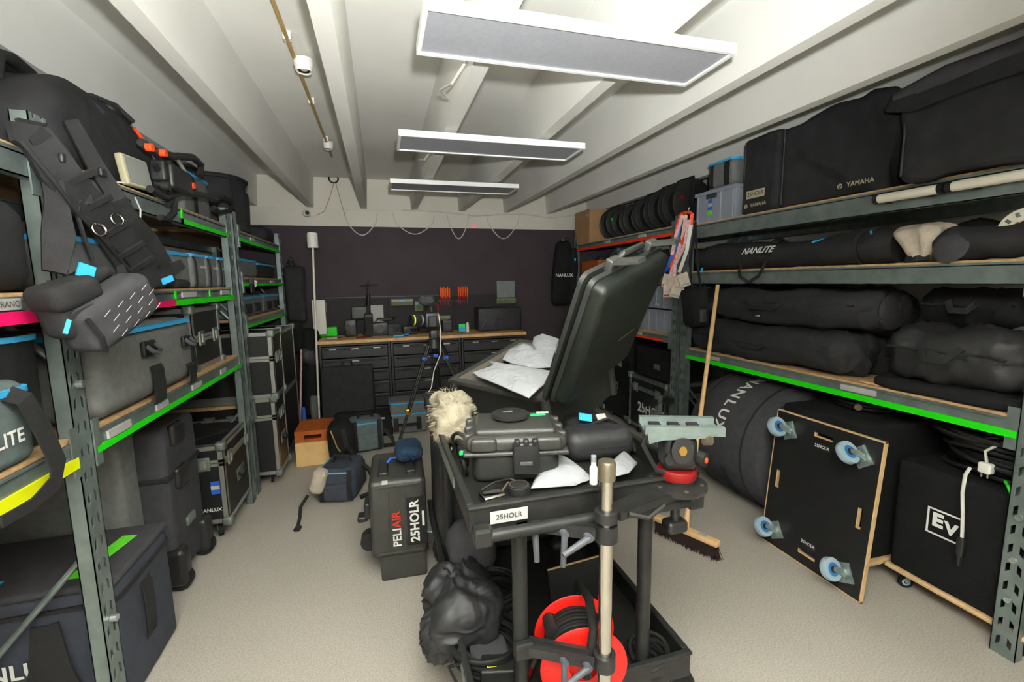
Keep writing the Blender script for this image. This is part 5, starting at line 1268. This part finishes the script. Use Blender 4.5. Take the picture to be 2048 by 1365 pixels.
def cover(lab,x0,x1,y0,y1,z0,z1,seed,folds,logo=None,amp=.012,name='speaker_cover'):
    d=(x1-x0,y1-y0,z1-z0); t=thing(name,lab,'cover',((x0+x1)/2,(y0+y1)/2,z0))
    MB().rb((0,0,d[2]/2),d,.03,2,20,crease(amp,5,folds,seed,d)).build('fabric','black_fabric',t,smooth=70)
    F=fm('-x',d[0],d[1],amp*.55+.006)
    MB().tube([F@Vector(p) for p in ((-d[1]/2+.02,.02,-.012),(-d[1]/2+.02,d[2]/2,-.012),(-d[1]/2+.02,d[2]-.02,-.012))],.005,5).build('seam','charcoal_fabric',t)
    if logo:
        for (u,wd,sz_) in logo:
            text(t,'YAMAHA',sz_,F@Matrix.Translation((u+.022,wd,0)),'ink_cream',bold=.02)
            MB().torus((F@Vector((u-.085*sz_/.034,wd,0))),(1,0,0),.012*sz_/.034,.0022,20,5).build('emblem','ink_cream',t)
            for k in range(3):
                a=k*2*PI/3+PI/2; c=F@Vector((u-.085*sz_/.034,wd,0)); MB().cyl(c,F@Vector((u-.085*sz_/.034+.011*math.cos(a)*sz_/.034,wd+.011*math.sin(a)*sz_/.034,0)),.0016,n=5).build('emblem','ink_cream',t)
    return t
t=cover('narrow black speaker cover with cream lettering beside the grey crate',2.40,2.63,2.335,2.63,ZD,2.46,3,(0,0,1),[(-.01,.055,.032)],.008)
F=fm('-x',.23,.295,.014); MB().bx(-.085,.065,.10,.15,0,.001,F).build('sticker','ink_cream',t); text(t,'25HOLR',.036,F@Matrix.Translation((-.01,.125,.001)),'ink_dark',bold=.02)
cover('wide black speaker cover with diagonal folds on the top right shelf',2.41,2.60,1.68,2.31,ZD,2.45,9,(0,1,.9),[(.17,.055,.034)],.05)
t=cover('huge black speaker cover with rolled top flap at the right edge',2.28,2.62,.62,1.56,ZD,2.375,14,(0,.5,1),None,.032)
MB().tube([(-.17,.50,.37),(-.19,.30,.385),(-.18,.10,.39),(-.19,-.12,.395),(-.18,-.45,.40)],[.03,.042,.035,.042,.035],10).build('rolled_flap','charcoal_fabric',t,smooth=70)
MB().strap([(-.16,.54,.37),(-.19,.50,.36),(-.21,.40,.31),(-.21,.15,.33),(-.21,-.4,.33)],[.06,.10,.07,.07,.07],.012,(-1,0,.2)).build('flap_edge','black_fabric',t,smooth=70)
for k,(a,b_,lab) in enumerate(((1.405,1.69,'shorter white tube light clipped along the top right shelf edge'),(.92,1.395,'longer white tube light clipped at the right edge of the top shelf'))):
    t=thing('tube_light',lab,'tube light',(XR-.026,(a+b_)/2,1.915)); L=b_-a
    MB().cyl((0,-L/2+.012,0),(0,L/2-.012,0),.021,n=18).build('tube','tube_white',t,smooth=40)
    for s in (-1,1): MB().cyl((0,s*(L/2-.02),0),(0,s*L/2,0),.0235,n=18).build('end_cap','black_plastic',t,smooth=40)
    for s in (-1,1): MB().bx(-.002,.0225,s*L*.3-.008,s*L*.3+.008,-.026,-.0205).build('clip','dark_steel',t)
# ================================================================ near right rack, middle shelf
ZE=1.607
def tubebag(name,lab,cat,pts,rad,m,seed,amp=.012,n=14,loc=None,squash=1.0):
    t=thing(name,lab,cat,loc); P=[Vector(p)-Vector(loc) for p in pts]
    # resample
    Q=[];R_=[]
    for i in range(len(P)-1):
        for k in range(8): Q.append(P[i].lerp(P[i+1],k/8)); R_.append(rad[i]+(rad[i+1]-rad[i])*k/8)
    Q.append(P[-1]); R_.append(rad[-1])
    b=MB().tube(Q,R_,n+10)
    lo=min(p.z for p in P); 
    nv=[]
    for v in b.v:
        q=Vector(v); k=noise.noise(q*14+Vector((seed,seed,0)))*.5+(1-2.6*abs(noise.noise(q*8+Vector((0,seed,2)))))*.5
        i=min(range(len(Q)),key=lambda i:(Q[i]-q).length); d=(q-Q[i]); d=d.normalized() if d.length>1e-6 else d
        q=q+d*k*amp; q.z=max(q.z,.001); nv.append(tuple(q))
    b.v=nv; b.build('body',m,t,smooth=70); return t
L0=(2.48,2.45,ZE)
t=tubebag('lighting_bag','long black lighting bag with white lettering on the middle right shelf','bag',((2.47,3.08,ZE+.09),(2.47,2.9,ZE+.10),(2.47,2.5,ZE+.085),(2.47,2.2,ZE+.078),(2.47,1.95,ZE+.085),(2.46,1.80,ZE+.088)),(.075,.095,.088,.07,.085,.092),'black_fabric',4,.012,16,L0)
text(t,'NANLITE',.062,frame((-.115,-.02,.115),(0,-1,.0),(.55,0,1)),'ink_white',bold=.03,shear=.2)
MB().strap([(-.10,.12,.03),(-.132,.11,-.01),(-.134,.10,-.05),(-.136,.02,-.09),(-.134,-.06,-.05),(-.132,-.09,.0),(-.10,-.11,.10)],.022,.005,(-1,0,.2)).build('handle','webbing',t); MB().strap([(-.10,.13,.02),(-.11,.14,.08),(-.07,.14,.16)],.025,.005,(-1,0,.2)).build('strap','webbing',t); MB().strap([(-.08,-.12,.16),(-.03,-.1,.185),(.03,-.1,.16)],.04,.012,(0,0,1)).build('strap','webbing',t)
MB().tube([(-.055,-.36,.14),(-.045,-.45,.155),(-.045,-.5,.16)],.007,6).build('zip','zip_blue',t)
L0=(2.47,1.70,ZE)
t=tubebag('round_bag','short black round-ended bag in the middle right shelf beside the pale cloth','bag',((2.47,1.795,ZE+.088),(2.47,1.72,ZE+.09),(2.47,1.64,ZE+.088)),(.085,.092,.080),'black_nylon',8,.008,18,L0)
MB().torus((0,.088,.088),(0,1,0),.084,.006,24,6).build('seam','webbing',t,smooth=60); MB().tube([(-.07,.04,.15),(-.05,.06,.165),(-.02,.07,.17)],.006,6).build('zip','zip_blue',t)
t=thing('pale_cloth','crumpled pale beige cloth stuffed between bags on the middle right shelf','cloth',(2.46,1.52,ZE))
d=(.16,.10,.16); 
def cl(p,n):
    q=crease(.02,12,(0,.2,1),5,d)(p,n); k=(q[2]+.08)/.16; q[1]*=.45+1.0*k; q[1]+=.02*k; return q
MB().rb((0,-.005,.085),(.16,.16,.165),.04,3,7,cl).build('body','rag',t,smooth=80)
L0=(2.45,1.32,ZE)
t=tubebag('equipment_bag','black soft bag with a round end pocket right of the pale cloth','bag',((2.44,1.46,ZE+.062),(2.44,1.40,ZE+.07),(2.44,1.30,ZE+.068),(2.45,1.15,ZE+.07)),(.055,.078,.068,.07),'black_fabric',11,.012,16,L0)
MB().lathe([(0,.012),(.05,.01),(.066,.0),(.062,-.01)],Matrix.Translation((-.085,.06,.055))@Matrix.Rotation(-PI/2+.25,4,'Y'),20).build('end_pocket','charcoal_fabric',t,smooth=60); MB().strap([(-.06,.15,.02),(-.075,.19,.015),(-.07,.24,.012)],.03,.01,(-1,0,.4)).build('strap','webbing',t)
L0=(2.66,1.42,ZE)
tubebag('equipment_bag','black round bag at the back of the middle right shelf behind the cloth','bag',((2.66,1.55,ZE+.09),(2.66,1.45,ZE+.1),(2.66,1.35,ZE+.09)),(.07,.1,.07),'deep_black_fabric',15,.01,14,L0)
t=thing('film_reel','pale spoked cable spool standing at the right end of the middle shelf','spool',(2.42,1.165,ZE))
Mr=Matrix.Translation((0,0,.098))@Matrix.Rotation(-PI/2,4,'Y')
MB().lathe([(.05,-.004),(.098,-.004),(.098,.004),(.05,.004)],Mr,36).lathe([(.015,-.004),(.042,-.004),(.042,.004),(.015,.004)],Mr,24).build('disc','tube_white',t,smooth=40)
for k in range(8):
    a=k*PI/4; MB().bx(.04,.055,-.01,.01,-.004,.004,Mr@Matrix.Rotation(a,4,'Z')).build('spoke','tube_white',t)
for k in range(14):
    a=k*2*PI/14; MB().rb((.078,0,.0045),(.018,.012,.003),.001,1,mtx=Mr@Matrix.Rotation(a,4,'Z')).build('print','plate_grey',t)
MB().lathe([(.02,-.06),(.06,-.06),(.06,-.005),(.02,-.005)],Mr,24).build('core','dark_steel',t,smooth=40)
# ================================================================ near right rack, lower shelf: big soft bags
ZF=.997
def bigbag(lab,c,d,seed,fold,m='black_fabric',amp=.022,r=.10,rz=0,rx=0,zips=True,end=None):
    t=thing('stand_bag',lab,'bag',(c[0],c[1],c[2]),rz)
    MB().rb((0,0,d[2]/2),d,r,4,16,lambda p,n: crinkle(amp*.32,9,seed)(crease(amp,5,fold,seed,d,.02)(p,n),n),mtx=Matrix.Rotation(rx,4,'X')).build('body',m,t,smooth=75)
    pts=[(-d[0]/2-.006+.01*math.sin(k*1.3),-d[1]*.42+d[1]*.84*k/8,d[2]*(.62+.03*math.sin(k*2.1+seed))) for k in range(9)]
    MB().tube(pts,.006,5).build('zip','webbing',t,smooth=60)
    MB().strap([(-d[0]/2-.01,d[1]*.16,d[2]*.75),(-d[0]/2-.035,d[1]*.08,d[2]*.45),(-d[0]/2-.035,-d[1]*.06,d[2]*.45),(-d[0]/2-.01,-d[1]*.14,d[2]*.75)],.03,.006,(-1,0,.2)).build('carry_strap','webbing',t)
    if end: MB().lathe([(0,.02),(end*.7,.018),(end,.0),(end*.98,-.03)],Matrix.Translation((-.05,-d[1]/2+.005,d[2]/2))@Matrix.Rotation(PI/2,4,'X'),20).build('end_cap','black_nylon',t,smooth=60)
    return t
t=bigbag('long black stand bag, lower left of the heap on the green taped right shelf',(2.565,2.42,ZF+.01),(.40,1.24,.20),3,(0,1,-.5),amp=.05,r=.095,end=.10)
t=bigbag('long black bag lying on top at the left of the lower right shelf',(2.585,2.36,ZF+.272),(.38,1.34,.19),7,(0,1,-.6),amp=.045,r=.10,end=.10)
MB().rb((-.21,.05,.03),(.01,.03,.012),.003,1).build('zip_pull','galvanised_bolt',t)
bigbag('short black bag at the back right of the lower right shelf',(2.70,1.40,ZF+.32),(.32,.40,.15),9,(0,.4,1),'deep_black_fabric',.03,.085,end=.08)
bigbag('bulky black bag at the right end of the lower right shelf',(2.575,1.37,ZF+.085),(.42,.52,.205),11,(0,1,-.7),'black_nylon',.05,.10)
t=heap('cloth_bag','flat folded black cloth bag under the bulky bag at the lower right shelf edge','bag',(2.565,1.38,ZF),(.40,.56,.055),'deep_black_fabric',13,.012)
o=MB().box((2.47,1.67,ZF+.006),(.18,.10,.010)).build('board_offcut','chipboard'); tag(o,'chipboard scrap lying on the lower right shelf between the bags','board')
# ================================================================ floor, right
t=thing('drum_bag','big round dark grey lighting bag with white lettering on the floor under the right rack','bag',(2.555,2.44,0))
Rr=.425
Mr=Matrix.Translation((0,0,Rr))@Matrix.Rotation(PI/2,4,'X')
MB().lathe([(0,-.33),(Rr*.9,-.33),(Rr*.97,-.315),(Rr,-.28),(Rr*1.0,.0),(Rr,.28),(Rr*.97,.315),(Rr*.9,.33),(0,.335)],Mr,48).build('body','charcoal_fabric',t,smooth=40)
for h in (.20,-.24): MB().lathe([(Rr*.995,h-.008),(Rr*1.012,h-.005),(Rr*1.012,h+.005),(Rr*.995,h+.008)],Mr,48).build('zip','webbing',t,smooth=40)
MB().strap([(-Rr*math.cos(a),-.20,Rr+Rr*math.sin(a)) if False else (-(Rr+.012)*math.cos(a),-.05,Rr+(Rr+.012)*math.sin(a)) for a in (-.9,-.7,-.5,-.3)],.05,.006,[(-math.cos(a),0,math.sin(a)) for a in (-.9,-.7,-.5,-.3)]).build('strap','webbing',t)
for i,ch in enumerate('NANLUX'):
    a=math.radians(76-11.5*i); c=Vector((-(Rr+.004)*math.cos(a),.02,Rr+(Rr+.004)*math.sin(a)))
    text(t,ch,.11,frame(c,(-math.sin(a),0,-math.cos(a)),(0,-1,0)),'ink_white',bold=.02)
# wooden dolly on edge
t=thing('dolly','black wooden dolly with blue casters standing on edge against the covered speaker','dolly',(2.16,1.73,0))
def dp(x,y,X): return at_x(x,y,X)
DW,DHt=.585,.79
lean=math.radians(5)
Md=Matrix.Translation((-.05,0,.004))@Matrix.Rotation(lean,4,'Y')   # local: x out of the wall, y along, z up
def dprism(m,outl,x0,x1): 
    return m.prism(outl,x1-x0,Md@Matrix(((0,0,1,x0),(-1,0,0,0),(0,1,0,DHt/2),(0,0,0,1))))
board=MB()
# board with four real handle slots, assembled from strips
hx,hy=DW/2,DHt/2
sl=((0,hy-.07,.10,.022),(0,-hy+.07,.10,.022),(hx-.06,0,.022,.10),(-hx+.06,0,.022,.10))
xs=[-hx,-hx+.049,-hx+.071,-.05,.05,hx-.071,hx-.049,hx]; ys=[-hy,-hy+.059,-hy+.081,-.05,.05,hy-.081,hy-.059,hy]
for i in range(7):
    for j in range(7):
        cx_,cy_=(xs[i]+xs[i+1])/2,(ys[j]+ys[j+1])/2
        if (i==3 and j in (1,5)) or (j==3 and i in (1,5)): continue
        board.add(*[q for q in (lambda a,b,c,d:([(0,a,c),(.018,a,c),(.018,b,c),(0,b,c),(0,a,d),(.018,a,d),(.018,b,d),(0,b,d)],[(0,3,2,1),(4,5,6,7),(0,1,5,4),(1,2,6,5),(2,3,7,6),(3,0,4,7)]))(xs[i],xs[i+1],ys[j]+hy,ys[j+1]+hy)],Md)
board.build('board','case_laminate',t)
for (a,b_,c,d) in ((-hx,-hx+.004,0,DHt),(hx-.004,hx,0,DHt),(-hx,hx,DHt-.004,DHt),(-hx,hx,0,.004)):
    MB().add([(-.001,a-.001,c-.001),(.019,a-.001,c-.001),(.019,b_+.001,c-.001),(-.001,b_+.001,c-.001),(-.001,a-.001,d+.001),(.019,a-.001,d+.001),(.019,b_+.001,d+.001),(-.001,b_+.001,d+.001)],[(0,3,2,1),(4,5,6,7),(0,1,5,4),(1,2,6,5),(2,3,7,6),(3,0,4,7)],Md).build('plywood_edge','plywood',t)
for (u,v,a,b_) in sl:
    e=MB(); y0,y1,z0,z1=u-a/2,u+a/2,v+hy-b_/2,v+hy+b_/2
    for q in ((y0,y1,z0-.001,z0+.004),(y1-.004,y1+.001,z0,z1)): e.add([(-.001,q[0],q[2]),(.018,q[0],q[2]),(.018,q[1],q[2]),(-.001,q[1],q[2]),(-.001,q[0],q[3]),(.018,q[0],q[3]),(.018,q[1],q[3]),(-.001,q[1],q[3])],[(0,3,2,1),(4,5,6,7),(0,1,5,4),(1,2,6,5),(2,3,7,6),(3,0,4,7)],Md)
    e.build('slot_edge','plywood',t)
Cm=Matrix(((0,0,1,0),(0,1,0,0),(-1,0,0,0),(0,0,0,1)))   # caster -z looks to -x of the board
for u,v,rot in ((-hx+.09,DHt-.10,2.5),(hx-.09,DHt-.10,2.7),(-hx+.09,.10,2.7),(hx-.09,.10,2.6)):
    caster(t,0,0,0,.055,up=Md@Matrix.Translation((0,u,v))@Cm@Matrix.Rotation(rot,4,'Z'),wm='wheel_grey',rim='wheel_blue')
for v in (DHt-.125,.13):
    p=MB(); p.add([(-.0015,-.045,v-.018),(0,-.045,v-.018),(0,.045,v-.018),(-.0015,.045,v-.018),(-.0015,-.045,v+.018),(0,-.045,v+.018),(0,.045,v+.018),(-.0015,.045,v+.018)],[(0,3,2,1),(4,5,6,7),(0,1,5,4),(1,2,6,5),(2,3,7,6),(3,0,4,7)],Md)
    o=p.build('sticker','dark_steel',t); text(o,'25HOLR',.022,Md@frame((-.0018,0,v),(0,-1,0),(0,0,1)),'ink_white',bold=.02)
# subwoofers in covers
def sub(lab,x0,x1,y0,y1,z1,logo,wood=True):
    sx,sy=x1-x0,y1-y0; t=thing('subwoofer',lab,'speaker',((x0+x1)/2,(y0+y1)/2,0)); zb=.11
    d=(sx,sy,z1-zb)
    MB().rb((0,0,(z1+zb)/2),d,.02,2,5,wob(.004,4,y0,0,d)).build('cover','sub_carpet',t,smooth=60)
    MB().rb((0,0,zb-.012),(sx+.02,sy+.03,.022),.008,2).build('dolly_board','plywood',t,smooth=50)
    for a in (-1,1):
        for b_ in (-1,1): caster(t,a*(sx/2-.06),b_*(sy/2-.06),zb-.023,.031,rz=random.uniform(0,6),wm='rubber',rim='wheel_grey')
    if logo:
        F=fm('-x',sx,sy,.006)
        u,v=logo; fr_=MB()
        W2,H2,k=.068,.062,.008
        fr_.bx(u-W2,u+W2,v+H2-k,v+H2,0,.001,F).bx(u-W2,u+W2,v-H2,v-H2+k,0,.001,F).bx(u-W2,u-W2+k,v-H2+k,v+H2-k,0,.001,F).bx(u+W2-k,u+W2,v-H2+k,v+H2-k,0,.001,F)
        fr_.build('logo_frame','ink_white',t); text(t,'E',.085,F@Matrix.Translation((u-.026,v+.008,.0005)),'ink_white',bold=.05); text(t,'V',.075,F@Matrix.Translation((u+.026,v-.008,.0005)),'ink_white',bold=.05)
    return t
sub('black covered subwoofer with framed white logo on a wooden dolly at the right',2.395,2.95,.98,1.515,.66,(-.055,.425))
sub('plain black covered subwoofer behind the upright dolly',2.24,2.95,1.55,2.05,.82,None)
# cables heaped on the subwoofers
t=thing('cable_pile','big heap of black cables lying on top of the logo subwoofer','cable',(2.66,1.25,.664))
rr=random.Random(5)
for k in range(26):
    MB().torus((rr.uniform(-.06,.05),rr.uniform(-.06,.06),.014+.0072*k),(rr.uniform(-.12,.12),rr.uniform(-.12,.12),1),rr.uniform(.14,.20),.010,28,6).build('loop','cable_black',t,smooth=60)
t=thing('mains_plug','white mains plug with a short pale cable hanging from the black cable heap','plug',(2.42,1.20,.735))
MB().rb((0,0,0),(.035,.045,.045),.008,2).build('body','white_plastic',t,smooth=50)
for s in (-1,1): MB().cyl((-.005,s*.010,-.022),(-.005,s*.010,-.042),.003,n=6).build('pin','galvanised_bolt',t)
MB().tube([(0,0,.022),(.0,.01,.07),(.03,-.02,.11),(.06,-.06,.12)],.006,6).build('cable','cable_white',t,smooth=60)
t=thing('hanging_cable','white cable with black plug hanging down across the framed logo','cable',(2.375,1.245,.36))
MB().tube([(.03,.0,.36),(.005,.0,.33),(.0,.0,.25),(-.002,-.012,.15),(-.002,-.018,.05)],.007,6).build('cable','cable_white',t,smooth=60)
MB().rb((-.004,-.018,.01),(.024,.028,.09),.008,2).build('plug','black_plastic',t,smooth=50); MB().cyl((-.004,-.018,-.03),(-.004,-.018,-.075),.01,n=8).build('plug_pin','black_plastic',t)
o=MB().tube([(2.43,1.14,.70),(2.41,1.12,.69),(2.40,1.10,.66),(2.385,1.095,.62)],.006,6).build('signal_cable','tape_green'); tag(o,'bright green cable end below the white plug','cable')
t=coil('cable_coil','coil of black cable on top of the plain covered subwoofer',(2.60,1.80,.824),.16,.010,8,'cable_black',9,.05)
MB().cyl((-.17,-.05,.03),(-.19,-.06,.03),.018,n=10).build('connector','steel_tube',t)
# broom
hd=Vector((1.635,2.10,0)); 
t=thing('broom','wooden broom with dark bristles leaning against the right rack','broom',(hd.x,hd.y,0))
a=math.atan2(-.345,.155)
Mb=Matrix.Rotation(a,4,'Z')
hb=MB().rb((0,0,.095),(.40,.055,.035),.014,2,mtx=Mb).build('head','broom_wood',t,smooth=50)
b=MB(); rr=random.Random(2)
for k in range(420):
    x=rr.uniform(-.19,.19); y=rr.uniform(-.022,.022); q=(x+rr.uniform(-.01,.01)+.02*(x>.15),y+rr.uniform(-.018,.018))
    s=.0022; V=[(x-s,y-s,.08),(x+s,y-s,.08),(x,y+s,.08),(q[0]-s*.6,q[1]-s*.6,.002),(q[0]+s*.6,q[1]-s*.6,.002),(q[0],q[1]+s*.6,.002)]
    b.add(V,[(0,1,4,3),(1,2,5,4),(2,0,3,5),(3,4,5)],Mb)
o=b.build('bristles','bristle',t); o['kind']='stuff'
MB().rb((0,0,.05),(.375,.035,.07),.006,1,mtx=Mb).build('bristle_core','bristle',t)
tp=Vector((2.338,2.745,1.495))-hd
MB().cyl((0,0,.09),tp,.0135,n=14).build('handle','broom_wood',t,smooth=40); MB().cyl((0,0,.09),Vector((0,0,.09)).lerp(tp,.05),.02,.016,n=14).build('socket','broom_wood',t,smooth=40)
MB().bx(.08,.13,-.015,.015,.1126,.1135,Mb).build('price_label','label_paper',t)
# ================================================================ far right rack
ZC=1.987
o=thing('cardboard_box','plain cardboard box at the far end of the top right shelf','box',(2.60,5.14,ZC))
MB().bx(-.22,.22,-.20,.20,0,.385).build('body','cardboard',o); MB().bx(-.2205,-.2195,-.19,-.10,.30,.33).build('print','label_paper',o); MB().bx(-.22,.22,-.03,.03,.385,.3862).build('tape','carton_light',o)
def drum(lab,y,z,R_,W,tagm=None,group='black cable drums on the far right rack'):
    t=thing('cable_drum',lab,'cable drum',(2.56,y,z),0,group)
    Mr=Matrix.Translation((0,0,R_+.004))@Matrix.Rotation(PI/2,4,'X')
    for s in (-1,1): MB().lathe([(.03,s*W/2-.004),(R_*.94,s*W/2-.004),(R_,s*W/2),(R_*.94,s*W/2+.004),(.03,s*W/2+.004)],Mr,28).build('flange','black_plastic',t,smooth=40)
    MB().lathe([(.03,-W/2),(R_*.72,-W/2+.01),(R_*.75,0),(R_*.72,W/2-.01),(.03,W/2)],Mr,28).build('cable_core','cable_black',t,smooth=40)
    MB().tube([(-.02,-W*.7,R_),(-.02,-W*.7,R_*2.06),(-.02,W*.7,R_*2.06),(-.02,W*.7,R_)],.009,6).build('carry_frame','dark_steel',t,smooth=50)
    MB().lathe([(0,W/2+.006),(.045,W/2+.006),(.045,W/2)],Mr,16).build('hub','dark_steel',t,smooth=40)
    if tagm: MB().box((-R_*.55,-W/2-.006,R_*1.2),(.035,.004,.03)).build('tag',tagm,t)
    return t
for k,(y,R_,tm,lab) in enumerate(((4.62,.175,'tape_green','farthest black cable drum with a green tag next to the cardboard box'),(4.36,.16,None,'second black cable drum from the cardboard box'),(4.12,.165,None,'third black cable drum from the cardboard box'),(3.88,.18,'zip_blue','fourth black cable drum from the cardboard box'),(3.64,.19,None,'fifth black cable drum from the cardboard box'),(3.42,.195,'ring_red','black cable drum nearest the grey crate on the top right shelf'))):
    drum(lab,y,ZC,R_,.15,tm)
# middle shelf of the far right rack: mixed boxes
ZG=1.572
flight_case('small black amplifier with a blue panel on the middle far right shelf',2.42,2.80,3.40,3.85,ZG,1.80,lid=0,side=('-x',),handle=False,latches=(),edge='dark_steel',ew=.012)
t=[o for o in bpy.data.objects if o.name.startswith('flight_case') and o.get('label','').startswith('small black amp')][0]; t.name='amplifier'; t['category']='amplifier'
F=fm('-x',.38,.45,.005)
for k in range(8): MB().bx(-.19+.048*k,-.155+.048*k,.04,.075,0,.004,F).build('socket','strap_blue',t); MB().cyl(F@Vector((-.175+.048*k,.13,0)),F@Vector((-.175+.048*k,.13,.008)),.012,n=10).build('dial','aluminium',t)
t=thing('headphones_box','cardboard tray with dark gear on the middle far right shelf','box',(2.62,4.35,ZG))
MB().bx(-.20,.20,-.32,.32,0,.10).build('tray','cardboard',t)
for k,(y,z) in enumerate(((-.2,.15),(.0,.14),(.2,.16))): MB().rb((-.05,y,z),(.24,.15,.11),.03,2,2,wob(.02,9,k)).build('gear','black_nylon',t,smooth=60)
t=thing('wooden_crate','open wooden crate with dark gear at the far end of the middle right shelf','crate',(2.60,4.97,ZG))
MB().bx(-.2,.2,-.22,.22,0,.012).bx(-.2,-.188,-.22,.22,.012,.20).bx(.188,.2,-.22,.22,.012,.20).bx(-.188,.188,-.22,-.208,.012,.20).bx(-.188,.188,.208,.22,.012,.20).build('body','wood_orange',t)
for k in range(3): MB().rb((-.08+.05*k,-.12+.12*k,.17),(.16,.12,.16),.03,2,3,wob(.02,9,k+4)).build('gear','black_nylon',t,smooth=60)
t=thing('back_panel','wooden back panel behind the gear on the middle far right shelf','panel',(2.93,4.25,ZG)); MB().bx(-.006,.006,-.9,.9,0,.26).build('panel','wood_orange',t); MB().bx(-.010,.010,-.9,.9,.25,.262).build('edge','cardboard',t)
ZH=1.072
for k,(y0,y1,z0,lab) in enumerate(((3.34,3.98,ZH,'lower grey plastic crate on the red taped far right shelf'),(3.36,3.97,ZH+.215,'upper grey plastic crate stacked on the red taped far right shelf'))):
    t=crate(lab,2.40,2.80,y0,y1,z0,z0+.20,'grey crates on the far right shelf',ribs=6)
    if k: MB().bx(-.205,-.2005,-.12,-.06,.02,.045).build('label','label_paper',t)
t=thing('cable_bag','grey cable bundle lying on the upper grey crate','cable',(2.58,3.62,ZH+.417))
for k in range(4): MB().torus((0,0,.012+.014*k),(.1*k,.05,1),.09,.010,20,6).build('loop','plate_grey',t,smooth=60)
# floor of the far right rack
flight_case('black flight case with white lettering on the floor under the far right rack',2.40,2.92,3.40,4.02,0,.60,lid=.22,wheels=.09,side=('-x','-y'),edge='worn_aluminium',latches=((-.3,),(.3,)),txt=[('25HOLR',.13,'-x',.09,.30)],handle=False)
soft_case('black box with small pale label stacked on the lettered flight case',2.44,2.90,3.42,3.98,.61,.90,'deep_black_fabric','-x',r=.02,zipz=0,name='equipment_box',cat='box',amp=.003)
t=bpy.data.objects['equipment_box']; MB().bx(-.235,-.2325,-.14,-.04,.10,.15).build('label','plate_grey',t)
flight_case('tall dark flight case beside the lettered one under the far right rack',2.42,2.92,4.10,4.62,0,.92,lid=.3,wheels=.09,side=('-x',),edge='dark_steel',latches=((.2,),))
flight_case('dark flight case at the far end of the floor under the far right rack',2.42,2.92,4.70,5.22,0,.80,lid=.3,wheels=.09,side=('-x',),edge='dark_steel',latches=((.2,),))
t=thing('crossbar_stand','low grey steel stand with cross bars between the two right racks','stand',(2.20,3.22,0))
MB().bx(-.02,.02,-.02,.02,0,.58).build('post','worn_aluminium',t); MB().bx(-.14,.14,-.014,.014,.50,.545).build('cross_bar','dark_steel',t); MB().bx(-.12,.12,-.12,.12,0,.012).build('foot','dark_steel',t); MB().bx(-.015,.015,-.10,.10,.40,.43).build('cross_bar','worn_aluminium',t)
# hanging things at the racks
t=thing('black_jacket','black jacket with white chest print hanging at the far end of the right rack','jacket',(2.20,5.30,1.25))
d=(.26,.12,.78)
def jk(p,n):
    q=crease(.02,7,(0,0,1),3)(p,n); k=(q[2]+.39)/.78; q[0]*=1.15-.55*k*k; return q
MB().rb((0,0,.39),d,.05,3,7,jk).build('body','deep_black_fabric',t,smooth=75)
text(t,'NANLUX',.055,frame((-.02,-.082,.36),(1,0,0),(0,0,1)),'ink_white',bold=.02)
MB().tube([(0,0,.76),(0,0,.82),(.04,.0,.84),(.10,.02,.82)],.006,6).build('hanger','chrome',t,smooth=60); MB().rb((.13,-.01,.42),(.10,.10,.55),.04,3,5,crease(.015,8,(0,0,1),6)).build('sleeve','deep_black_fabric',t,smooth=75); MB().box((.13,-.068,.55),(.02,.004,.03)).build('tag','tag_blue',t)
t=thing('lanyards','bunch of orange, pink and blue lanyards with badges hanging on the right post','lanyards',(2.30,3.12,1.35))
def Q(x,y,X=2.30): return tuple(at_x(x,y,X)-Vector(t.location))
for k,(pts,m) in enumerate(((((1374,425),(1363,428),(1355,450),(1345,520),(1338,590)),'strap_orange'),(((1376,424),(1384,428),(1381,450),(1362,490),(1342,535)),'strap_orange'),(((1372,430),(1366,470),(1352,520),(1330,580)),'strap_pink'),(((1362,440),(1352,490),(1336,535),(1327,545)),'strap_blue'),(((1378,440),(1370,490),(1350,530),(1348,560)),'strap_pink'),(((1382,450),(1374,500),(1362,535),(1358,545)),'cable_white'),(((1366,430),(1352,470),(1344,510)),'strap_pink'))):
    MB().strap([Q(x,y,2.285-.005*k) for x,y in pts],.026,.003,(-.6,-.8,.05)).build('band',m,t)
for k,(x,y,r_) in enumerate(((1334,562,.2),(1346,570,-.1),(1360,566,.1),(1368,560,-.3),(1352,582,.3),(1336,582,0))):
    c=Vector(Q(x,y,2.255-.006*k)); M_=Matrix.Translation(c)@Matrix.Rotation(math.radians(48),4,'Z')@Matrix.Rotation(r_,4,'X')
    o=MB().rb((0,0,0),(.004,.075,.105),.0018,1,mtx=M_).build('badge','rag',t); MB().bx(-.003,-.0022,-.03,.03,-.045,-.03,M_).build('print','ring_red' if k in (0,5) else 'plate_grey',o)
MB().tube([Q(1376,424),Q(1378,416),Q(1380,412,2.35)],.005,6).build('hook','chrome',t)
t=thing('hanging_bag','black drawstring bag hanging on the right post behind the badges','bag',(2.345,2.99,1.17))
d=(.10,.24,.30)
MB().rb((.0,0,.16),d,.045,3,6,crease(.02,8,(0,.2,1),5)).build('body','deep_black_fabric',t,smooth=75); MB().strap([(0,.06,.28),(-.02,.05,.5),(-.01,.02,.80)],.02,.006,(-1,0,0)).build('strap','webbing',t); MB().strap([(0,-.06,.28),(-.02,-.03,.5),(-.01,.02,.80)],.02,.006,(-1,0,0)).build('strap','webbing',t)
MB().rb((-.03,-.13,.10),(.05,.03,.10),.01,2).build('pocket','charcoal_fabric',t,smooth=50); MB().box((-.04,-.11,.44),(.004,.02,.03)).build('tag','tag_blue',t)
